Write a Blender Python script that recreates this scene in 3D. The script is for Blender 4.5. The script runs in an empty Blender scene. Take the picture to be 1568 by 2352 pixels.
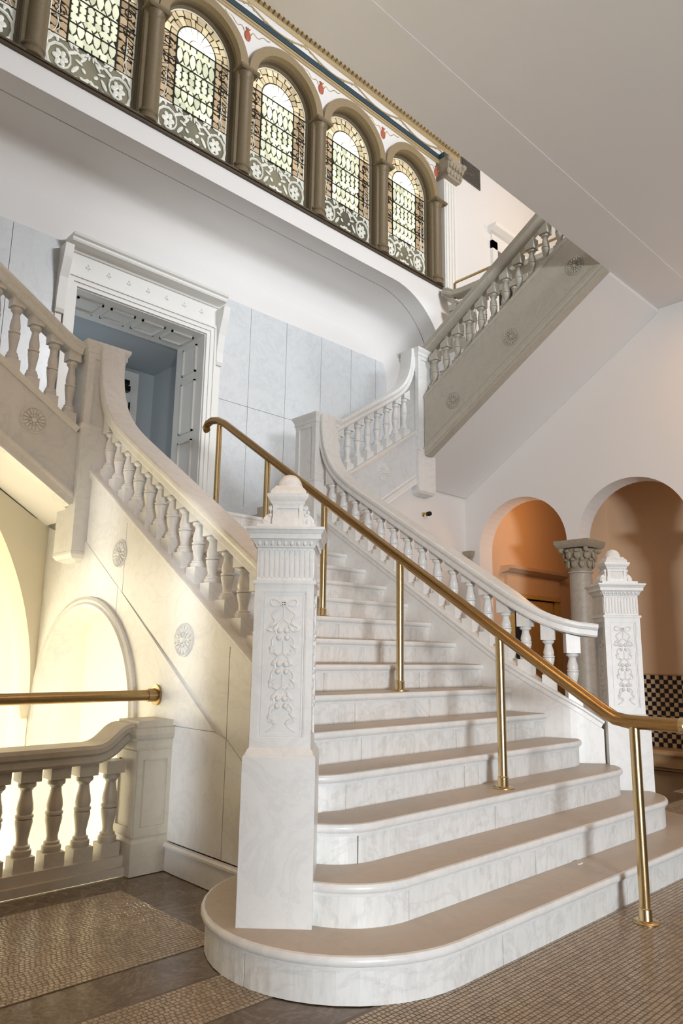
import bpy, bmesh, math, random
from mathutils import Vector, Matrix
random.seed(7)
sc = bpy.context.scene
COL = sc.collection
PI = math.pi

# ------------------------------------------------------------------ camera, world, lights, exposure
F_PX, YAW, PITCH, ROLL = 1663.497, 0.760481852, 0.193833277, 0.0155903993
CAM = Vector((-4.71030356, -1.58023211, 1.21787606))
fw = Vector((math.sin(YAW)*math.cos(PITCH), math.cos(YAW)*math.cos(PITCH), math.sin(PITCH)))
rt0 = Vector((math.cos(YAW), -math.sin(YAW), 0)); up0 = rt0.cross(fw)
rt = rt0*math.cos(ROLL) + up0*math.sin(ROLL); up = -rt0*math.sin(ROLL) + up0*math.cos(ROLL)
cd = bpy.data.cameras.new('camera'); cam = bpy.data.objects.new('camera', cd); COL.objects.link(cam)
cd.sensor_fit = 'VERTICAL'; cd.sensor_height = 36.0; cd.lens = F_PX/2352*36.0; cd.clip_start = .05
m3 = Matrix((rt, up, -fw)).transposed()
cam.matrix_world = Matrix.Translation(CAM) @ m3.to_4x4()
sc.camera = cam

w = bpy.data.worlds.new('world'); sc.world = w; w.use_nodes = True
w.node_tree.nodes['Background'].inputs[0].default_value = (.96, .88, .86, 1)
w.node_tree.nodes['Background'].inputs[1].default_value = .07

def area(name, loc, target, size, power, color, sy=None, spread=None):
    d = bpy.data.lights.new(name, 'AREA'); d.energy = power; d.color = color
    d.shape = 'RECTANGLE'; d.size = size; d.size_y = sy or size
    if spread: d.spread = spread
    o = bpy.data.objects.new(name, d); COL.objects.link(o); o.location = loc
    o.rotation_euler = (Vector(target)-Vector(loc)).to_track_quat('-Z', 'Y').to_euler()
    return o
def point(name, loc, power, color, r=.12):
    d = bpy.data.lights.new(name, 'POINT'); d.energy = power; d.color = color; d.shadow_soft_size = r
    o = bpy.data.objects.new(name, d); COL.objects.link(o); o.location = loc; return o
COOL = (.90, .95, 1.0); WARM = (1.0, .78, .50); AMBER = (1.0, .52, .20)
# tall narrow entrance window far behind the camera, high hall window above the ceiling, warm lobby below, amber lamps at right
area('entrance_window_light', (-8.2, -10.9, .55), (-1.4, 1.6, 1.0), 2.0, 1300, COOL, .8)
area('added_stripe_light', (-6.2, .1, 1.45), (-2.35, 2.20, 1.15), .10, 1.0, COOL, 2.0, math.radians(8))  # added narrow beam that draws the light band on the left stair wall
area('added_stripe_light', (-6.4, 1.5, 2.5), (-2.35, 3.42, 2.05), .2, .8, COOL, 1.2, math.radians(11))  # second added beam, for the upper band near the landing
area('upper_hall_light', (1.5, -2.6, 7.4), (-.6, 5.5, 5.4), 1.6, 400, (.95, .97, 1), .8)
area('left_hall_light', (-6.2, 1.6, 4.2), (-2.4, 3.6, 2.4), .5, 6, (.88, .94, 1.0), .5)
area('lower_lobby_light', (-5.6, 5.3, 1.7), (-5.0, 8.5, -.6), 1.4, 185, (1, .94, .80))
area('lobby_ceiling_lamp', (-5.0, 7.2, 2.1), (-5.0, 7.2, -2), 1.4, 185, (1, .94, .80))
area('lobby_floor_lamp', (-3.9, 3.6, -.34), (-3.7, 3.8, -2.4), .8, 55, (1, .94, .80))
area('under_landing_light', (-.9, 3.6, 1.9), (-.9, 3.6, 0), .6, 85, (1, .94, .80))
area('hall_ceiling_lamp', (-4.6, .6, 4.9), (-4.4, .7, 0), .5, 34, AMBER)
area('hall_ceiling_lamp', (-1.2, -1.2, 4.9), (-1.1, -.9, 0), .5, 26, AMBER)
area('hall_ceiling_lamp', (2.0, .2, 4.95), (2.1, .2, 0), .5, 18, AMBER)
point('arcade_lamp', (3.6, .4, 2.9), 4, AMBER)
point('corridor_lamp', (3.9, 3.1, 3.0), 15, AMBER)
point('gallery_lamp', (5.6, 2.6, 8.2), 60, (1, .66, .36))
point('doorway_lamp', (-1.5, 6.5, 4.3), 4.0, (.72, .86, 1.0))

sc.view_settings.view_transform = 'Standard'; sc.view_settings.look = 'None'
sc.view_settings.gamma = 1.0; sc.view_settings.exposure = 0.0
sc.view_settings.use_curve_mapping = False

# ------------------------------------------------------------------ materials
def nodes(name):
    m = bpy.data.materials.new(name); m.use_nodes = True
    return m, m.node_tree, m.node_tree.nodes['Principled BSDF']
def plain(name, col, rough=.6, metal=0., bump=0., scale=40., var=.0):
    m, t, b = nodes(name)
    b.inputs['Base Color'].default_value = (*col, 1); b.inputs['Roughness'].default_value = rough
    b.inputs['Metallic'].default_value = metal
    if bump or var:
        tc = t.nodes.new('ShaderNodeTexCoord'); n = t.nodes.new('ShaderNodeTexNoise')
        n.inputs['Scale'].default_value = scale; n.inputs['Detail'].default_value = 5
        t.links.new(tc.outputs['Object'], n.inputs['Vector'])
        if var:
            r = t.nodes.new('ShaderNodeMix'); r.data_type = 'RGBA'
            r.inputs[6].default_value = (*[c*(1-var) for c in col], 1); r.inputs[7].default_value = (*[min(1, c*(1+var)) for c in col], 1)
            t.links.new(n.outputs['Fac'], r.inputs[0]); t.links.new(r.outputs[2], b.inputs['Base Color'])
        if bump:
            u = t.nodes.new('ShaderNodeBump'); u.inputs['Strength'].default_value = bump; u.inputs['Distance'].default_value = .01
            t.links.new(n.outputs['Fac'], u.inputs['Height']); t.links.new(u.outputs[0], b.inputs['Normal'])
    return m
def marble(name, base, vein, rough=.34, scale=2.2, amount=.55, speck=.25, streak=False):
    m, t, b = nodes(name); L = t.links
    tc = t.nodes.new('ShaderNodeTexCoord')
    n1 = t.nodes.new('ShaderNodeTexNoise'); n1.inputs['Scale'].default_value = scale; n1.inputs['Detail'].default_value = 9; n1.inputs['Roughness'].default_value = .62; n1.inputs['Distortion'].default_value = 1.6
    n2 = t.nodes.new('ShaderNodeTexNoise'); n2.inputs['Scale'].default_value = scale*9; n2.inputs['Detail'].default_value = 6; n2.inputs['Roughness'].default_value = .75
    L.new(tc.outputs['Object'], n1.inputs['Vector']); L.new(tc.outputs['Object'], n2.inputs['Vector'])
    if streak:      # drips and stains run down the stone
        mp = t.nodes.new('ShaderNodeMapping'); mp.inputs['Scale'].default_value = (1, 1, .22)
        L.new(tc.outputs['Object'], mp.inputs['Vector']); L.new(mp.outputs[0], n2.inputs['Vector'])
    # thin veins where the large noise crosses its middle value
    s = t.nodes.new('ShaderNodeMath'); s.operation = 'SUBTRACT'; s.inputs[1].default_value = .5
    a = t.nodes.new('ShaderNodeMath'); a.operation = 'ABSOLUTE'
    mr = t.nodes.new('ShaderNodeMapRange'); mr.inputs['From Max'].default_value = .045; mr.inputs['To Min'].default_value = amount; mr.inputs['To Max'].default_value = 0
    L.new(n1.outputs['Fac'], s.inputs[0]); L.new(s.outputs[0], a.inputs[0]); L.new(a.outputs[0], mr.inputs['Value'])
    cl = t.nodes.new('ShaderNodeMapRange'); cl.inputs['From Min'].default_value = .45; cl.inputs['From Max'].default_value = .8; cl.inputs['To Max'].default_value = speck
    L.new(n2.outputs['Fac'], cl.inputs['Value'])
    ad = t.nodes.new('ShaderNodeMath'); ad.operation = 'ADD'; ad.use_clamp = True
    L.new(mr.outputs[0], ad.inputs[0]); L.new(cl.outputs[0], ad.inputs[1])
    mx = t.nodes.new('ShaderNodeMix'); mx.data_type = 'RGBA'
    mx.inputs[6].default_value = (*base, 1); mx.inputs[7].default_value = (*vein, 1)
    L.new(ad.outputs[0], mx.inputs[0]); L.new(mx.outputs[2], b.inputs['Base Color'])
    b.inputs['Roughness'].default_value = rough
    return m
M = {}
M['marble'] = marble('white_marble', (.80, .80, .78), (.56, .57, .58), .36, 2.6, .22, .22)
M['riser'] = marble('stained_riser_marble', (.80, .80, .78), (.47, .45, .42), .38, 3.0, .25, .5, True)
M['tread'] = marble('shade_tan_marble', (.50, .44, .37), (.36, .32, .27), .42, 2.6, .2, .3)  # same white marble; dim light on the tread tops painted in as tan
M['wainscot'] = marble('grey_blue_marble', (.70, .72, .73), (.54, .57, .60), .30, 1.8, .3, .4)
M['shademarble'] = marble('shade_toned_marble', (.50, .46, .38), (.34, .31, .26), .42, 2.6, .22, .35)  # marble darkened in colour for the shade on balcony and upper flight
M['brownmarble'] = marble('brown_marble', (.125, .09, .058), (.27, .21, .15), .2, 5.0, .5, .7)
M['plaster'] = plain('white_plaster', (.82, .80, .78), .8, 0, .05, 30)
M['cream'] = plain('cream_plaster', (.86, .80, .66), .8)
M['lobbywall'] = plain('warm_white_lobby_plaster', (.90, .86, .74), .8)
M['amberwall'] = plain('amber_plaster', (.70, .50, .33), .8)
M['bluewall'] = plain('blue_grey_paint', (.46, .50, .52), .7)
M['paint'] = plain('ivory_paint', (.84, .83, .79), .45)
M['brass'] = plain('polished_brass', (.62, .47, .25), .27, 1.0, .02, 60, .12)
M['railbrass'] = plain('bronzed_brass', (.42, .26, .11), .27, 1.0, .02, 50, .15)
M['oldbrass'] = plain('dark_brass', (.36, .25, .12), .34, 1.0, 0, 60, .2)
M['gilt'] = plain('gilded_brown_stone', (.18, .135, .075), .5, .15, .25, 70, .25)
M['giltdark'] = plain('shade_brown_moulding', (.085, .06, .033), .5, .1, .2, 70, .25)  # brown moulding darkened in colour for the unlit undersides of the reveals
M['archgold'] = plain('brown_gold_archivolt', (.30, .225, .125), .5, .1, .2, 60, .2)
M['goldpaint'] = plain('gold_ornament', (.50, .39, .22), .45, .25, .2, 60, .2)
M['navy'] = plain('navy_paint', (.02, .05, .07), .5)
M['red'] = plain('red_paint', (.45, .12, .06), .5, 0, .2, 60, .3)
M['lead'] = plain('lead_came', (.035, .035, .03), .5, .6)
M['darkglass'] = plain('dark_backing_glass', (.05, .05, .035), .3)
M['oak'] = plain('golden_oak', (.62, .40, .13), .35, 0, .1, 25, .2)
M['darktile'] = plain('black_glazed_tile', (.012, .012, .016), .25)
M['lighttile'] = plain('buff_glazed_tile', (.68, .52, .34), .3)
M['benchstone'] = plain('warm_bench_stone', (.50, .33, .17), .4, 0, .1, 20, .15)
M['capital'] = plain('weathered_capital_stone', (.36, .31, .23), .7, 0, .6, 45, .3)
M['columnstone'] = marble('grey_column_stone', (.48, .43, .36), (.33, .30, .26), .45, 4, .4, .6)
M['grille'] = plain('dark_grille_metal', (.14, .13, .115), .5, .3)
M['black'] = plain('black_void', (.01, .01, .01), .8)
M['blackmetal'] = plain('blackened_metal', (.03, .03, .025), .35, .8)
M['paper'] = plain('white_paper', (.9, .9, .9), .8)
def mosaic_mat():
    m, t, b = nodes('mosaic_tesserae'); L = t.links
    tc = t.nodes.new('ShaderNodeTexCoord'); v = t.nodes.new('ShaderNodeTexVoronoi'); v.inputs['Scale'].default_value = 44
    L.new(tc.outputs['Object'], v.inputs['Vector'])
    cr = t.nodes.new('ShaderNodeValToRGB'); cr.color_ramp.elements[0].color = (.31, .25, .18, 1); cr.color_ramp.elements[1].color = (.52, .43, .32, 1)
    L.new(v.outputs['Color'], cr.inputs[0]); L.new(cr.outputs[0], b.inputs['Base Color']); b.inputs['Roughness'].default_value = .22
    return m
M['mosaic'] = mosaic_mat()
M['grout'] = plain('dark_grout', (.16, .12, .085), .55, 0, 0, 30, .2)
def glass_mat(name, c0, c1, strength):
    m, t, b = nodes(name); L = t.links
    tc = t.nodes.new('ShaderNodeObjectInfo'); n = t.nodes.new('ShaderNodeTexNoise'); g = t.nodes.new('ShaderNodeNewGeometry')
    n.inputs['Scale'].default_value = 3.0; n.inputs['Detail'].default_value = 3
    L.new(g.outputs['Position'], n.inputs['Vector'])
    ad = t.nodes.new('ShaderNodeMath'); ad.operation = 'MULTIPLY_ADD'; ad.inputs[1].default_value = .5
    L.new(tc.outputs['Random'], ad.inputs[0]); L.new(n.outputs['Fac'], ad.inputs[2])
    mp = t.nodes.new('ShaderNodeMapRange'); mp.inputs['From Min'].default_value = .35; mp.inputs['From Max'].default_value = 1.1
    L.new(ad.outputs[0], mp.inputs['Value'])
    mx = t.nodes.new('ShaderNodeMix'); mx.data_type = 'RGBA'; mx.inputs[6].default_value = (*c0, 1); mx.inputs[7].default_value = (*c1, 1)
    L.new(mp.outputs[0], mx.inputs[0]); L.new(mx.outputs[2], b.inputs['Base Color']); L.new(mx.outputs[2], b.inputs['Emission Color'])
    b.inputs['Emission Strength'].default_value = strength; b.inputs['Roughness'].default_value = .15
    return m
M['glass_field'] = glass_mat('pale_backlit_glass', (.42, .44, .30), (.86, .86, .66), .62)
M['glass_top'] = glass_mat('bright_backlit_glass', (.70, .66, .46), (1.0, .97, .84), 1.3)
M['glass_amber'] = glass_mat('amber_backlit_glass', (.26, .18, .10), (.62, .46, .28), .30)
M['white_glass'] = glass_mat('white_opal_glass', (.60, .60, .52), (.88, .88, .80), .14)
M['glass_honey'] = glass_mat('honey_backlit_glass', (.42, .32, .18), (.88, .76, .50), .45)
M['glass_low'] = glass_mat('olive_backlit_glass', (.06, .06, .04), (.22, .20, .13), .25)

# ------------------------------------------------------------------ mesh helpers (all coordinates are world metres)
class MB:
    def __init__(s): s.v = []; s.f = []; s.sm = []
    def add(s, v, f, smooth=False):
        b = len(s.v); s.v += [tuple(p) for p in v]; s.f += [tuple(i+b for i in q) for q in f]; s.sm += [smooth]*len(f); return s
    def box(s, a, b):
        x0, y0, z0 = [min(p, q) for p, q in zip(a, b)]; x1, y1, z1 = [max(p, q) for p, q in zip(a, b)]
        return s.add([(x0,y0,z0),(x1,y0,z0),(x1,y1,z0),(x0,y1,z0),(x0,y0,z1),(x1,y0,z1),(x1,y1,z1),(x0,y1,z1)],
                     [(0,3,2,1),(4,5,6,7),(0,1,5,4),(1,2,6,5),(2,3,7,6),(3,0,4,7)])
    def prism(s, poly, axis, a, b):
        """extrude a 2D polygon along an axis: 'x' takes (y,z), 'y' takes (x,z), 'z' takes (x,y)"""
        def P(p, h): return {'x': (h, p[0], p[1]), 'y': (p[0], h, p[1]), 'z': (p[0], p[1], h)}[axis]
        n = len(poly); v = [P(p, a) for p in poly] + [P(p, b) for p in poly]
        return s.add(v, [tuple(range(n)), tuple(range(2*n-1, n-1, -1))] + [(i, (i+1) % n, n+(i+1) % n, n+i) for i in range(n)])
    def loft(s, rings, caps=True, smooth=False, closed=True):
        n = len(rings[0]); v = [p for r in rings for p in r]; f = []
        for k in range(len(rings)-1):
            for i in range(n if closed else n-1):
                j = (i+1) % n; f.append((k*n+i, k*n+j, (k+1)*n+j, (k+1)*n+i))
        s.add(v, f, smooth)
        if caps and closed: s.add(rings[0], [tuple(range(n-1, -1, -1))]); s.add(rings[-1], [tuple(range(n))])
        return s
    def lathe(s, prof, c=(0, 0, 0), seg=16, smooth=True, caps=True):
        return s.loft([[(c[0]+r*math.cos(2*PI*i/seg), c[1]+r*math.sin(2*PI*i/seg), c[2]+z) for i in range(seg)] for r, z in prof], caps, smooth)
    def square(s, prof, c=(0, 0, 0), caps=True):
        return s.loft([[(c[0]+a*h, c[1]+b*h, c[2]+z) for a, b in ((-1,-1),(1,-1),(1,1),(-1,1))] for h, z in prof], caps)
    def sweep(s, path, prof, sides=None, caps=True, smooth=False, closed=False):
        path = [Vector(p) for p in path]; n = len(path); rings = []
        for i, p in enumerate(path):
            if closed: T = path[(i+1) % n]-path[i-1]
            else: T = path[min(i+1, n-1)]-path[max(i-1, 0)]
            T.normalize()
            S = Vector(sides[i]) if sides else T.cross(Vector((0, 0, 1)))
            S.normalize(); N = S.cross(T)
            rings.append([p+S*u+N*v for u, v in prof])
        if closed: rings.append(rings[0]); caps = False
        return s.loft(rings, caps, smooth)
    def tube(s, path, r, seg=8, caps=True, side=None):
        path = [Vector(p) for p in path]; n = len(path); rings = []
        T = (path[1]-path[0]).normalized(); S = Vector(side) if side else T.orthogonal().normalized()
        for i, p in enumerate(path):
            T = (path[min(i+1, n-1)]-path[max(i-1, 0)]).normalized()
            S = (S-T*S.dot(T)).normalized(); N = S.cross(T)
            rr = r[i] if isinstance(r, (list, tuple)) else r
            rings.append([p+S*(rr*math.cos(2*PI*k/seg))+N*(rr*math.sin(2*PI*k/seg)) for k in range(seg)])
        return s.loft(rings, caps, True)
    def ball(s, c, rx, ry=None, rz=None, seg=10, rings=6):
        ry = ry or rx; rz = rz or rx
        R = []
        for k in range(rings+1):
            a = -PI/2+PI*k/rings; q = max(math.cos(a), .02)
            R.append([(c[0]+rx*q*math.cos(2*PI*i/seg), c[1]+ry*q*math.sin(2*PI*i/seg), c[2]+rz*math.sin(a)) for i in range(seg)])
        return s.loft(R, True, True)
    def xform(s, mat):
        s.v = [tuple(mat @ Vector(p)) for p in s.v]; return s
    def mesh(s, name, mat):
        me = bpy.data.meshes.new(name); me.from_pydata(s.v, [], s.f)
        bm = bmesh.new(); bm.from_mesh(me); bmesh.ops.remove_doubles(bm, verts=bm.verts, dist=1e-5)
        bmesh.ops.recalc_face_normals(bm, faces=bm.faces); bm.to_mesh(me); bm.free()
        if any(s.sm):
            me.polygons.foreach_set('use_smooth', [True]*len(me.polygons)); me.set_sharp_from_angle(angle=math.radians(38))
        me.materials.append(mat); me.update(); return me
    def build(s, name, mat, parent=None):
        return inst(name, s.mesh(name, M[mat] if isinstance(mat, str) else mat), parent)
def inst(name, me, parent=None, mat=None, label=None):
    o = bpy.data.objects.new(name, me); COL.objects.link(o)
    if mat is not None: o.matrix_world = mat
    if parent is not None: adopt(o, parent)
    if label: o['label'] = label
    return o
POS = {}
def adopt(o, parent):
    o.parent = parent; o.matrix_parent_inverse = Matrix.Translation(-POS.get(parent.name, Vector((0, 0, 0))))
def thing(name, label, cat, loc, group=None):
    o = bpy.data.objects.new(name, None); COL.objects.link(o); o.location = loc; o.empty_display_size = .1
    POS[o.name] = Vector(loc); o['label'] = label; o['category'] = cat
    if group: o['group'] = group
    return o
def tag(o, label, cat, group=None):
    o['label'] = label; o['category'] = cat
    if group: o['group'] = group
    return o
def struct(o, label=None):
    o['kind'] = 'structure'
    if label: o['label'] = label
    return o
def stuff(o): o['kind'] = 'stuff'; return o
def sroot(name, label=None):
    o = bpy.data.objects.new(name, None); COL.objects.link(o); POS[o.name] = Vector((0, 0, 0)); return struct(o, label)
def arc(cx, cy, r, a0, a1, n):
    return [(cx+r*math.cos(math.radians(a0+(a1-a0)*i/n)), cy+r*math.sin(math.radians(a0+(a1-a0)*i/n))) for i in range(n+1)]
def bez(p0, p1, p2, p3, n):
    o = []
    for i in range(n+1):
        t = i/n; a = (1-t)**3; b = 3*t*(1-t)**2; c = 3*t*t*(1-t); d = t**3
        o.append(tuple(a*w+b*x+c*y+d*z for w, x, y, z in zip(p0, p1, p2, p3)))
    return o

# ------------------------------------------------------------------ shared dimensions
RI, TR = .165, .2532           # riser, tread
SL = RI/TR
AX = -1.0885                   # axis of the stair hall
WL = -2.177                    # left inner face of the stair (right one is x = 0)
NLAND = 15; ZL = NLAND*RI; YL = NLAND*TR
ZQ = ZL+7*RI                   # quarter landing
ZG = ZQ+11*RI                  # gallery
YB, YF = 5.5, 4.6              # back wall, window wall
def mir(x, side): return x if side > 0 else 2*AX-x
NEWEL = (.479, .921)

# ------------------------------------------------------------------ floor
fl = sroot('floor')
MB().prism([(-9, -6.8), (6.5, -6.8), (6.5, 4.3), (.17, 4.3), (.17, 2.36), (-9, 2.36)], 'z', -.3, -.004).build('border_slab', 'brownmarble', fl)['label'] = 'mottled brown marble border bands of the floor'
def mosaic(name, x0, x1, y0, y1, t=.0212):
    """tesserae as real raised tiles; rows run along x"""
    mb = MB(); v = mb.v; f = mb.f
    bed = MB().box((x0, y0, -.004), (x1, y1, -.0016)).build('mosaic_bed', 'grout', fl)
    rnd = random.Random(3); ny = int((y1-y0)/t)
    for j in range(ny):
        nx = int((x1-x0)/t)+1; off = rnd.random()*t
        for i in range(nx):
            xa = x0+i*t+off; ya = y0+j*t
            if xa+.006 > x1: continue
            # keep to what the camera can see, and out from under the stair
            if -2.2 < xa < .0 and ya > .42: continue
            d = Vector((xa, ya, 0))-CAM; z = d.dot(fw)
            if z < .4: continue
            px = 784+F_PX*d.dot(rt)/z; py = 1176-F_PX*d.dot(up)/z
            if not (-160 < px < 1730 and py < 2500): continue
            g = .0021; h = .0006*rnd.random()
            a, b, c, e = xa+g, min(xa+t, x1)-g, ya+g, ya+t-g
            k = len(v); q = .0012
            v += [(a, c, -.0016), (b, c, -.0016), (b, e, -.0016), (a, e, -.0016), (a+q, c+q, h), (b-q, c+q, h), (b-q, e-q, h), (a+q, e-q, h)]
            f += [(k+4, k+5, k+6, k+7), (k, k+1, k+5, k+4), (k+1, k+2, k+6, k+5), (k+2, k+3, k+7, k+6), (k+3, k, k+4, k+7)]
    me = bpy.data.meshes.new(name); me.from_pydata(v, [], f); me.materials.append(M['mosaic']); me.update()
    stuff(inst(name, me, fl))
mosaic('mosaic_field', -4.6, -2.71, 1.24, 2.14)
mosaic('mosaic_field', -4.6, -2.55, .68, .97)
mosaic('mosaic_field', -4.6, 2.25, -1.5, .385)
mosaic('mosaic_field', 1.0, 2.25, .385, 1.25, .03)
MB().box((2.55, -2, -.004), (3.5, 1.45, 0)).build('floor_panel', 'mosaic', fl)

# ------------------------------------------------------------------ main staircase
stair = thing('staircase', 'wide white marble staircase with bowed lowest steps climbing from the mosaic floor to the landing', 'staircase', (AX, 2.0, 0))
def step_path(k, d=0.0):
    """front edge of step k (left to right), moved inward by d; curved at both ends for the lowest four"""
    y = k*TR+d
    if k > 4: return [(WL-.05, y), (.05, y)]
    c, r, a0 = {1: ((.118, .885), .632, 95), 2: ((.118, .885), .379, 150), 3: ((.053, 1.05), .29, 178), 4: ((-.007, 1.26), .25, 215)}[k]
    left = arc(mir(c[0], -1), c[1], r-d, a0, 270, 22)
    right = [(mir(x, -1), yy) for x, yy in reversed(left)]
    return left+[(-1.6, left[-1][1]), (-.6, left[-1][1])]+right
def tread(k):
    zt = k*RI; prof = [(.016, 0), (.006, -.003), (.001, -.011), (0, -.021), (.003, -.030), (.011, -.037), (.017, -.040), (.019, -.052)]
    back = (k+1)*TR+.05 if k < NLAND else YB
    mb = MB(); rings = []
    for d, dz in prof:
        p = step_path(k, d)
        if k == 1: ends = [(p[-1][0]-.3, p[-1][1]), (p[0][0]+.3, p[0][1])]
        elif k == 2: ends = [(p[-1][0]-.02, 1.25), (p[0][0]+.02, 1.25)]
        else: ends = [(p[-1][0], max(back, p[-1][1])), (p[0][0], max(back, p[0][1]))]
        rings.append([(x, y, zt+dz) for x, y in p+ends])
    mb.loft(rings[::-1], True, False)
    mb.sm = [True]*len(mb.f)
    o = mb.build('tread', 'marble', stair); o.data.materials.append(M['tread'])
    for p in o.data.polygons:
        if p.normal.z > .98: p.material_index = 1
    return o
def cut_path(pts, cuts):
    """split a polyline at the given lengths, leaving hairline joints"""
    out, cur, s = [], [pts[0]], 0.; cuts = list(cuts)
    for a, b in zip(pts, pts[1:]):
        L = math.dist(a, b)
        while cuts and s < cuts[0] <= s+L:
            t = (cuts[0]-s)/L; e = .0028/L
            cur.append(tuple(p+(q-p)*max(t-e, 0) for p, q in zip(a, b))); out.append(cur)
            cur = [tuple(p+(q-p)*min(t+e, 1) for p, q in zip(a, b))]; cuts.pop(0)
        cur.append(b); s += L
    out.append(cur); return out
JOINTS = {1: [.36, .98, 2.15, 3.25, 4.1], 2: [.12, .75, 1.7, 2.75], 3: [.34, 1.35, 2.3], 4: [.22, 1.15, 1.28, 2.2], 5: [.42, 1.25, 1.9], 6: [.62, 1.3], 7: [.35, .6, 1.5], 8: [.5, 1.4], 9: [.3, 1.2], 10: [.8], 11: [.5, 1.3], 12: [.9], 13: [.6, 1.5]}
for k in range(1, NLAND+1):
    tread(k)
    for seg in cut_path(step_path(k, .021), JOINTS.get(k, [])):
        MB().sweep([(x, y, (k-1)*RI) for x, y in seg], [(.0, 0), (.0, RI-.050), (-.03, RI-.050), (-.03, 0)], None, True).build('riser', 'riser', stair)
# the stringers follow a plan path that flares out to the newels
ARC_R = .6; YBEND = 1.557
def plan(side, off=0.):
    """stringer line from the landing newel down to the foot newel: list of (s, x, y, heading angle)"""
    pts = []
    for i in range(28): 
        y = 3.72+(YBEND-3.72)*i/27; pts.append((3.72-y, .09+off, y, 0.))
    for i in range(1, 13):
        a = math.radians(45*i/12); r = ARC_R-off
        pts.append((2.163+ARC_R*a, .09+ARC_R-r*math.cos(a), YBEND-r*math.sin(a), a))
    s0 = 2.163+ARC_R*PI/4; x, y = pts[-1][1:3]; q = .141
    pts.append((s0+q, x+q*.7071, y-q*.7071, PI/4))
    return [(s, mir(x, side), y, a*side) for s, x, y, a in pts]
STOT = 2.163+ARC_R*PI/4+.141
def cap_z(s): return SL*(3.72-s)+.155
def rail_z(s):
    s1 = STOT-.454
    if s <= s1: return SL*(3.72-s)+.70
    d = s-s1; return SL*(3.72-s1)+.70-SL*d+SL*d*d/(2*.454)
ARCH = (3.595, .755, .775, .85)   # arched passage under the stair: y centre, spring height, opening and trim radius
for side in (1, -1):
    # solid wall under the string: straight part with the arch, flared part
    c = ARCH; o = mir(.18, side); i = mir(0, side)
    poly = [(1.557, 0), (c[0]-c[2], 0)] + [(c[0]-c[2], c[1])] + arc(c[0], c[1], c[2], 180, 0, 28)[1:] + [(c[0]+c[2], -2.4), (4.45, -2.4), (4.45, ZL-.06), (3.72, ZL-.06), (3.72, cap_z(0)-.045), (1.557, cap_z(2.163)-.045)]
    MB().prism(poly, 'x', mir(.165, side), i).build('string_wall', 'marble', stair)
    pi, po = plan(side, -.09), plan(side, .075)
    idx = [q for q in range(len(pi)) if pi[q][0] >= 2.16]
    rings = [[(pi[q][1], pi[q][2], 0), (pi[q][1], pi[q][2], cap_z(pi[q][0])-.045), (po[q][1], po[q][2], cap_z(pi[q][0])-.045), (po[q][1], po[q][2], 0)] for q in idx]
    MB().loft(rings).build('string_curve', 'marble', stair)
    # moulded string cap
    pc = plan(side)
    path = [(x, y, cap_z(s)) for s, x, y, a in pc][::-1]
    MB().sweep(path, [(-.098, -.04), (-.098, -.012), (-.107, -.004), (-.107, .010), (-.095, .016), (.095, .016), (.107, .010), (.107, -.004), (.098, -.012), (.098, -.04)]).build('string_cap', 'marble', stair)
# outer facing of the left string: separate marble slabs with open joints, and the moulded base
XO = mir(.165, -1); XP = XO-.016
def zr(y): return SL*y-.385      # raking joint
def zc(y): return SL*y+.155-.05
g = .003
def slab(poly): MB().prism(poly, 'x', XO+.002, XP).build('panel', 'marble', stair)
slab([(3.69, zc(3.69)), (3.69, zr(3.69)+g), (3.06+g, zr(3.06)+g), (3.06+g, zc(3.06))])
slab([(3.06-g, zc(3.06)), (3.06-g, zr(3.06)+g), (1.76+g, zr(1.76)+g), (1.76+g, zc(1.76))])
slab([(1.76-g, zc(1.76)), (1.76-g, zr(1.76)+g), (1.56, zr(1.56)+g), (1.56, zc(1.56))])
cy, cz, r0, r1 = ARCH
ra = arc(cy, cz, r1+.002, 0, 180, 28)
slab([(4.44, zr(4.0)), (3.80, zr(3.72)-g)]+[(3.72, zr(3.72)-g), (3.62, zr(3.62)-g), (3.13+g, zr(3.13)-g)]+[p for p in reversed(ra) if p[0] > 3.13 and p[1] > .9][0:0]+[(3.13+g, cz+math.sqrt(r1**2-(cy-3.13-g)**2)+.003)]+[p for p in reversed(ra) if 3.14 < p[0] < 4.40]+[(4.44, cz+.12)])
slab([(3.13-g, zr(3.13)-g), (1.88, .79+g), (cy-r1-.003, .79+g)]+[p for p in reversed(ra) if p[0] < 3.12 and p[1] > .82]+[(3.13-g, cz+math.sqrt(r1**2-(cy-3.13+g)**2)+.003)])
slab([(cy-r1-.01, .79-g), (1.88, .79-g), (1.76+g, zr(1.76)-g), (1.76+g, .16), (cy-r1-.01, .16)])
slab([(1.76-g, zr(1.76)-g), (1.56, zr(1.56)-g), (1.56, .16), (1.76-g, .16)])
tr = [(y, z) for y, z in [(cy-.81, -.3)]+arc(cy, cz, .81, 180, 0, 36)+[(cy+.81, -2.3)]]
MB().sweep([(XP-.0, y, z) for y, z in tr], [(-.04, .0), (-.04, .02), (-.015, .03), (.0, .018), (.018, .03), (.04, .022), (.04, -.03), (-.04, -.03)], [(0, *(Vector((-(tr[min(i+1, len(tr)-1)][1]-tr[max(i-1, 0)][1]), tr[min(i+1, len(tr)-1)][0]-tr[max(i-1, 0)][0])).normalized())) for i in range(len(tr))]).build('arch_trim', 'marble', stair)
po = plan(-1, .085)
bpath = [(XO-.002, 2.40, 0)]+[(x, y, 0) for s, x, y, a in po if s > 1.5][0:14]
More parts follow.
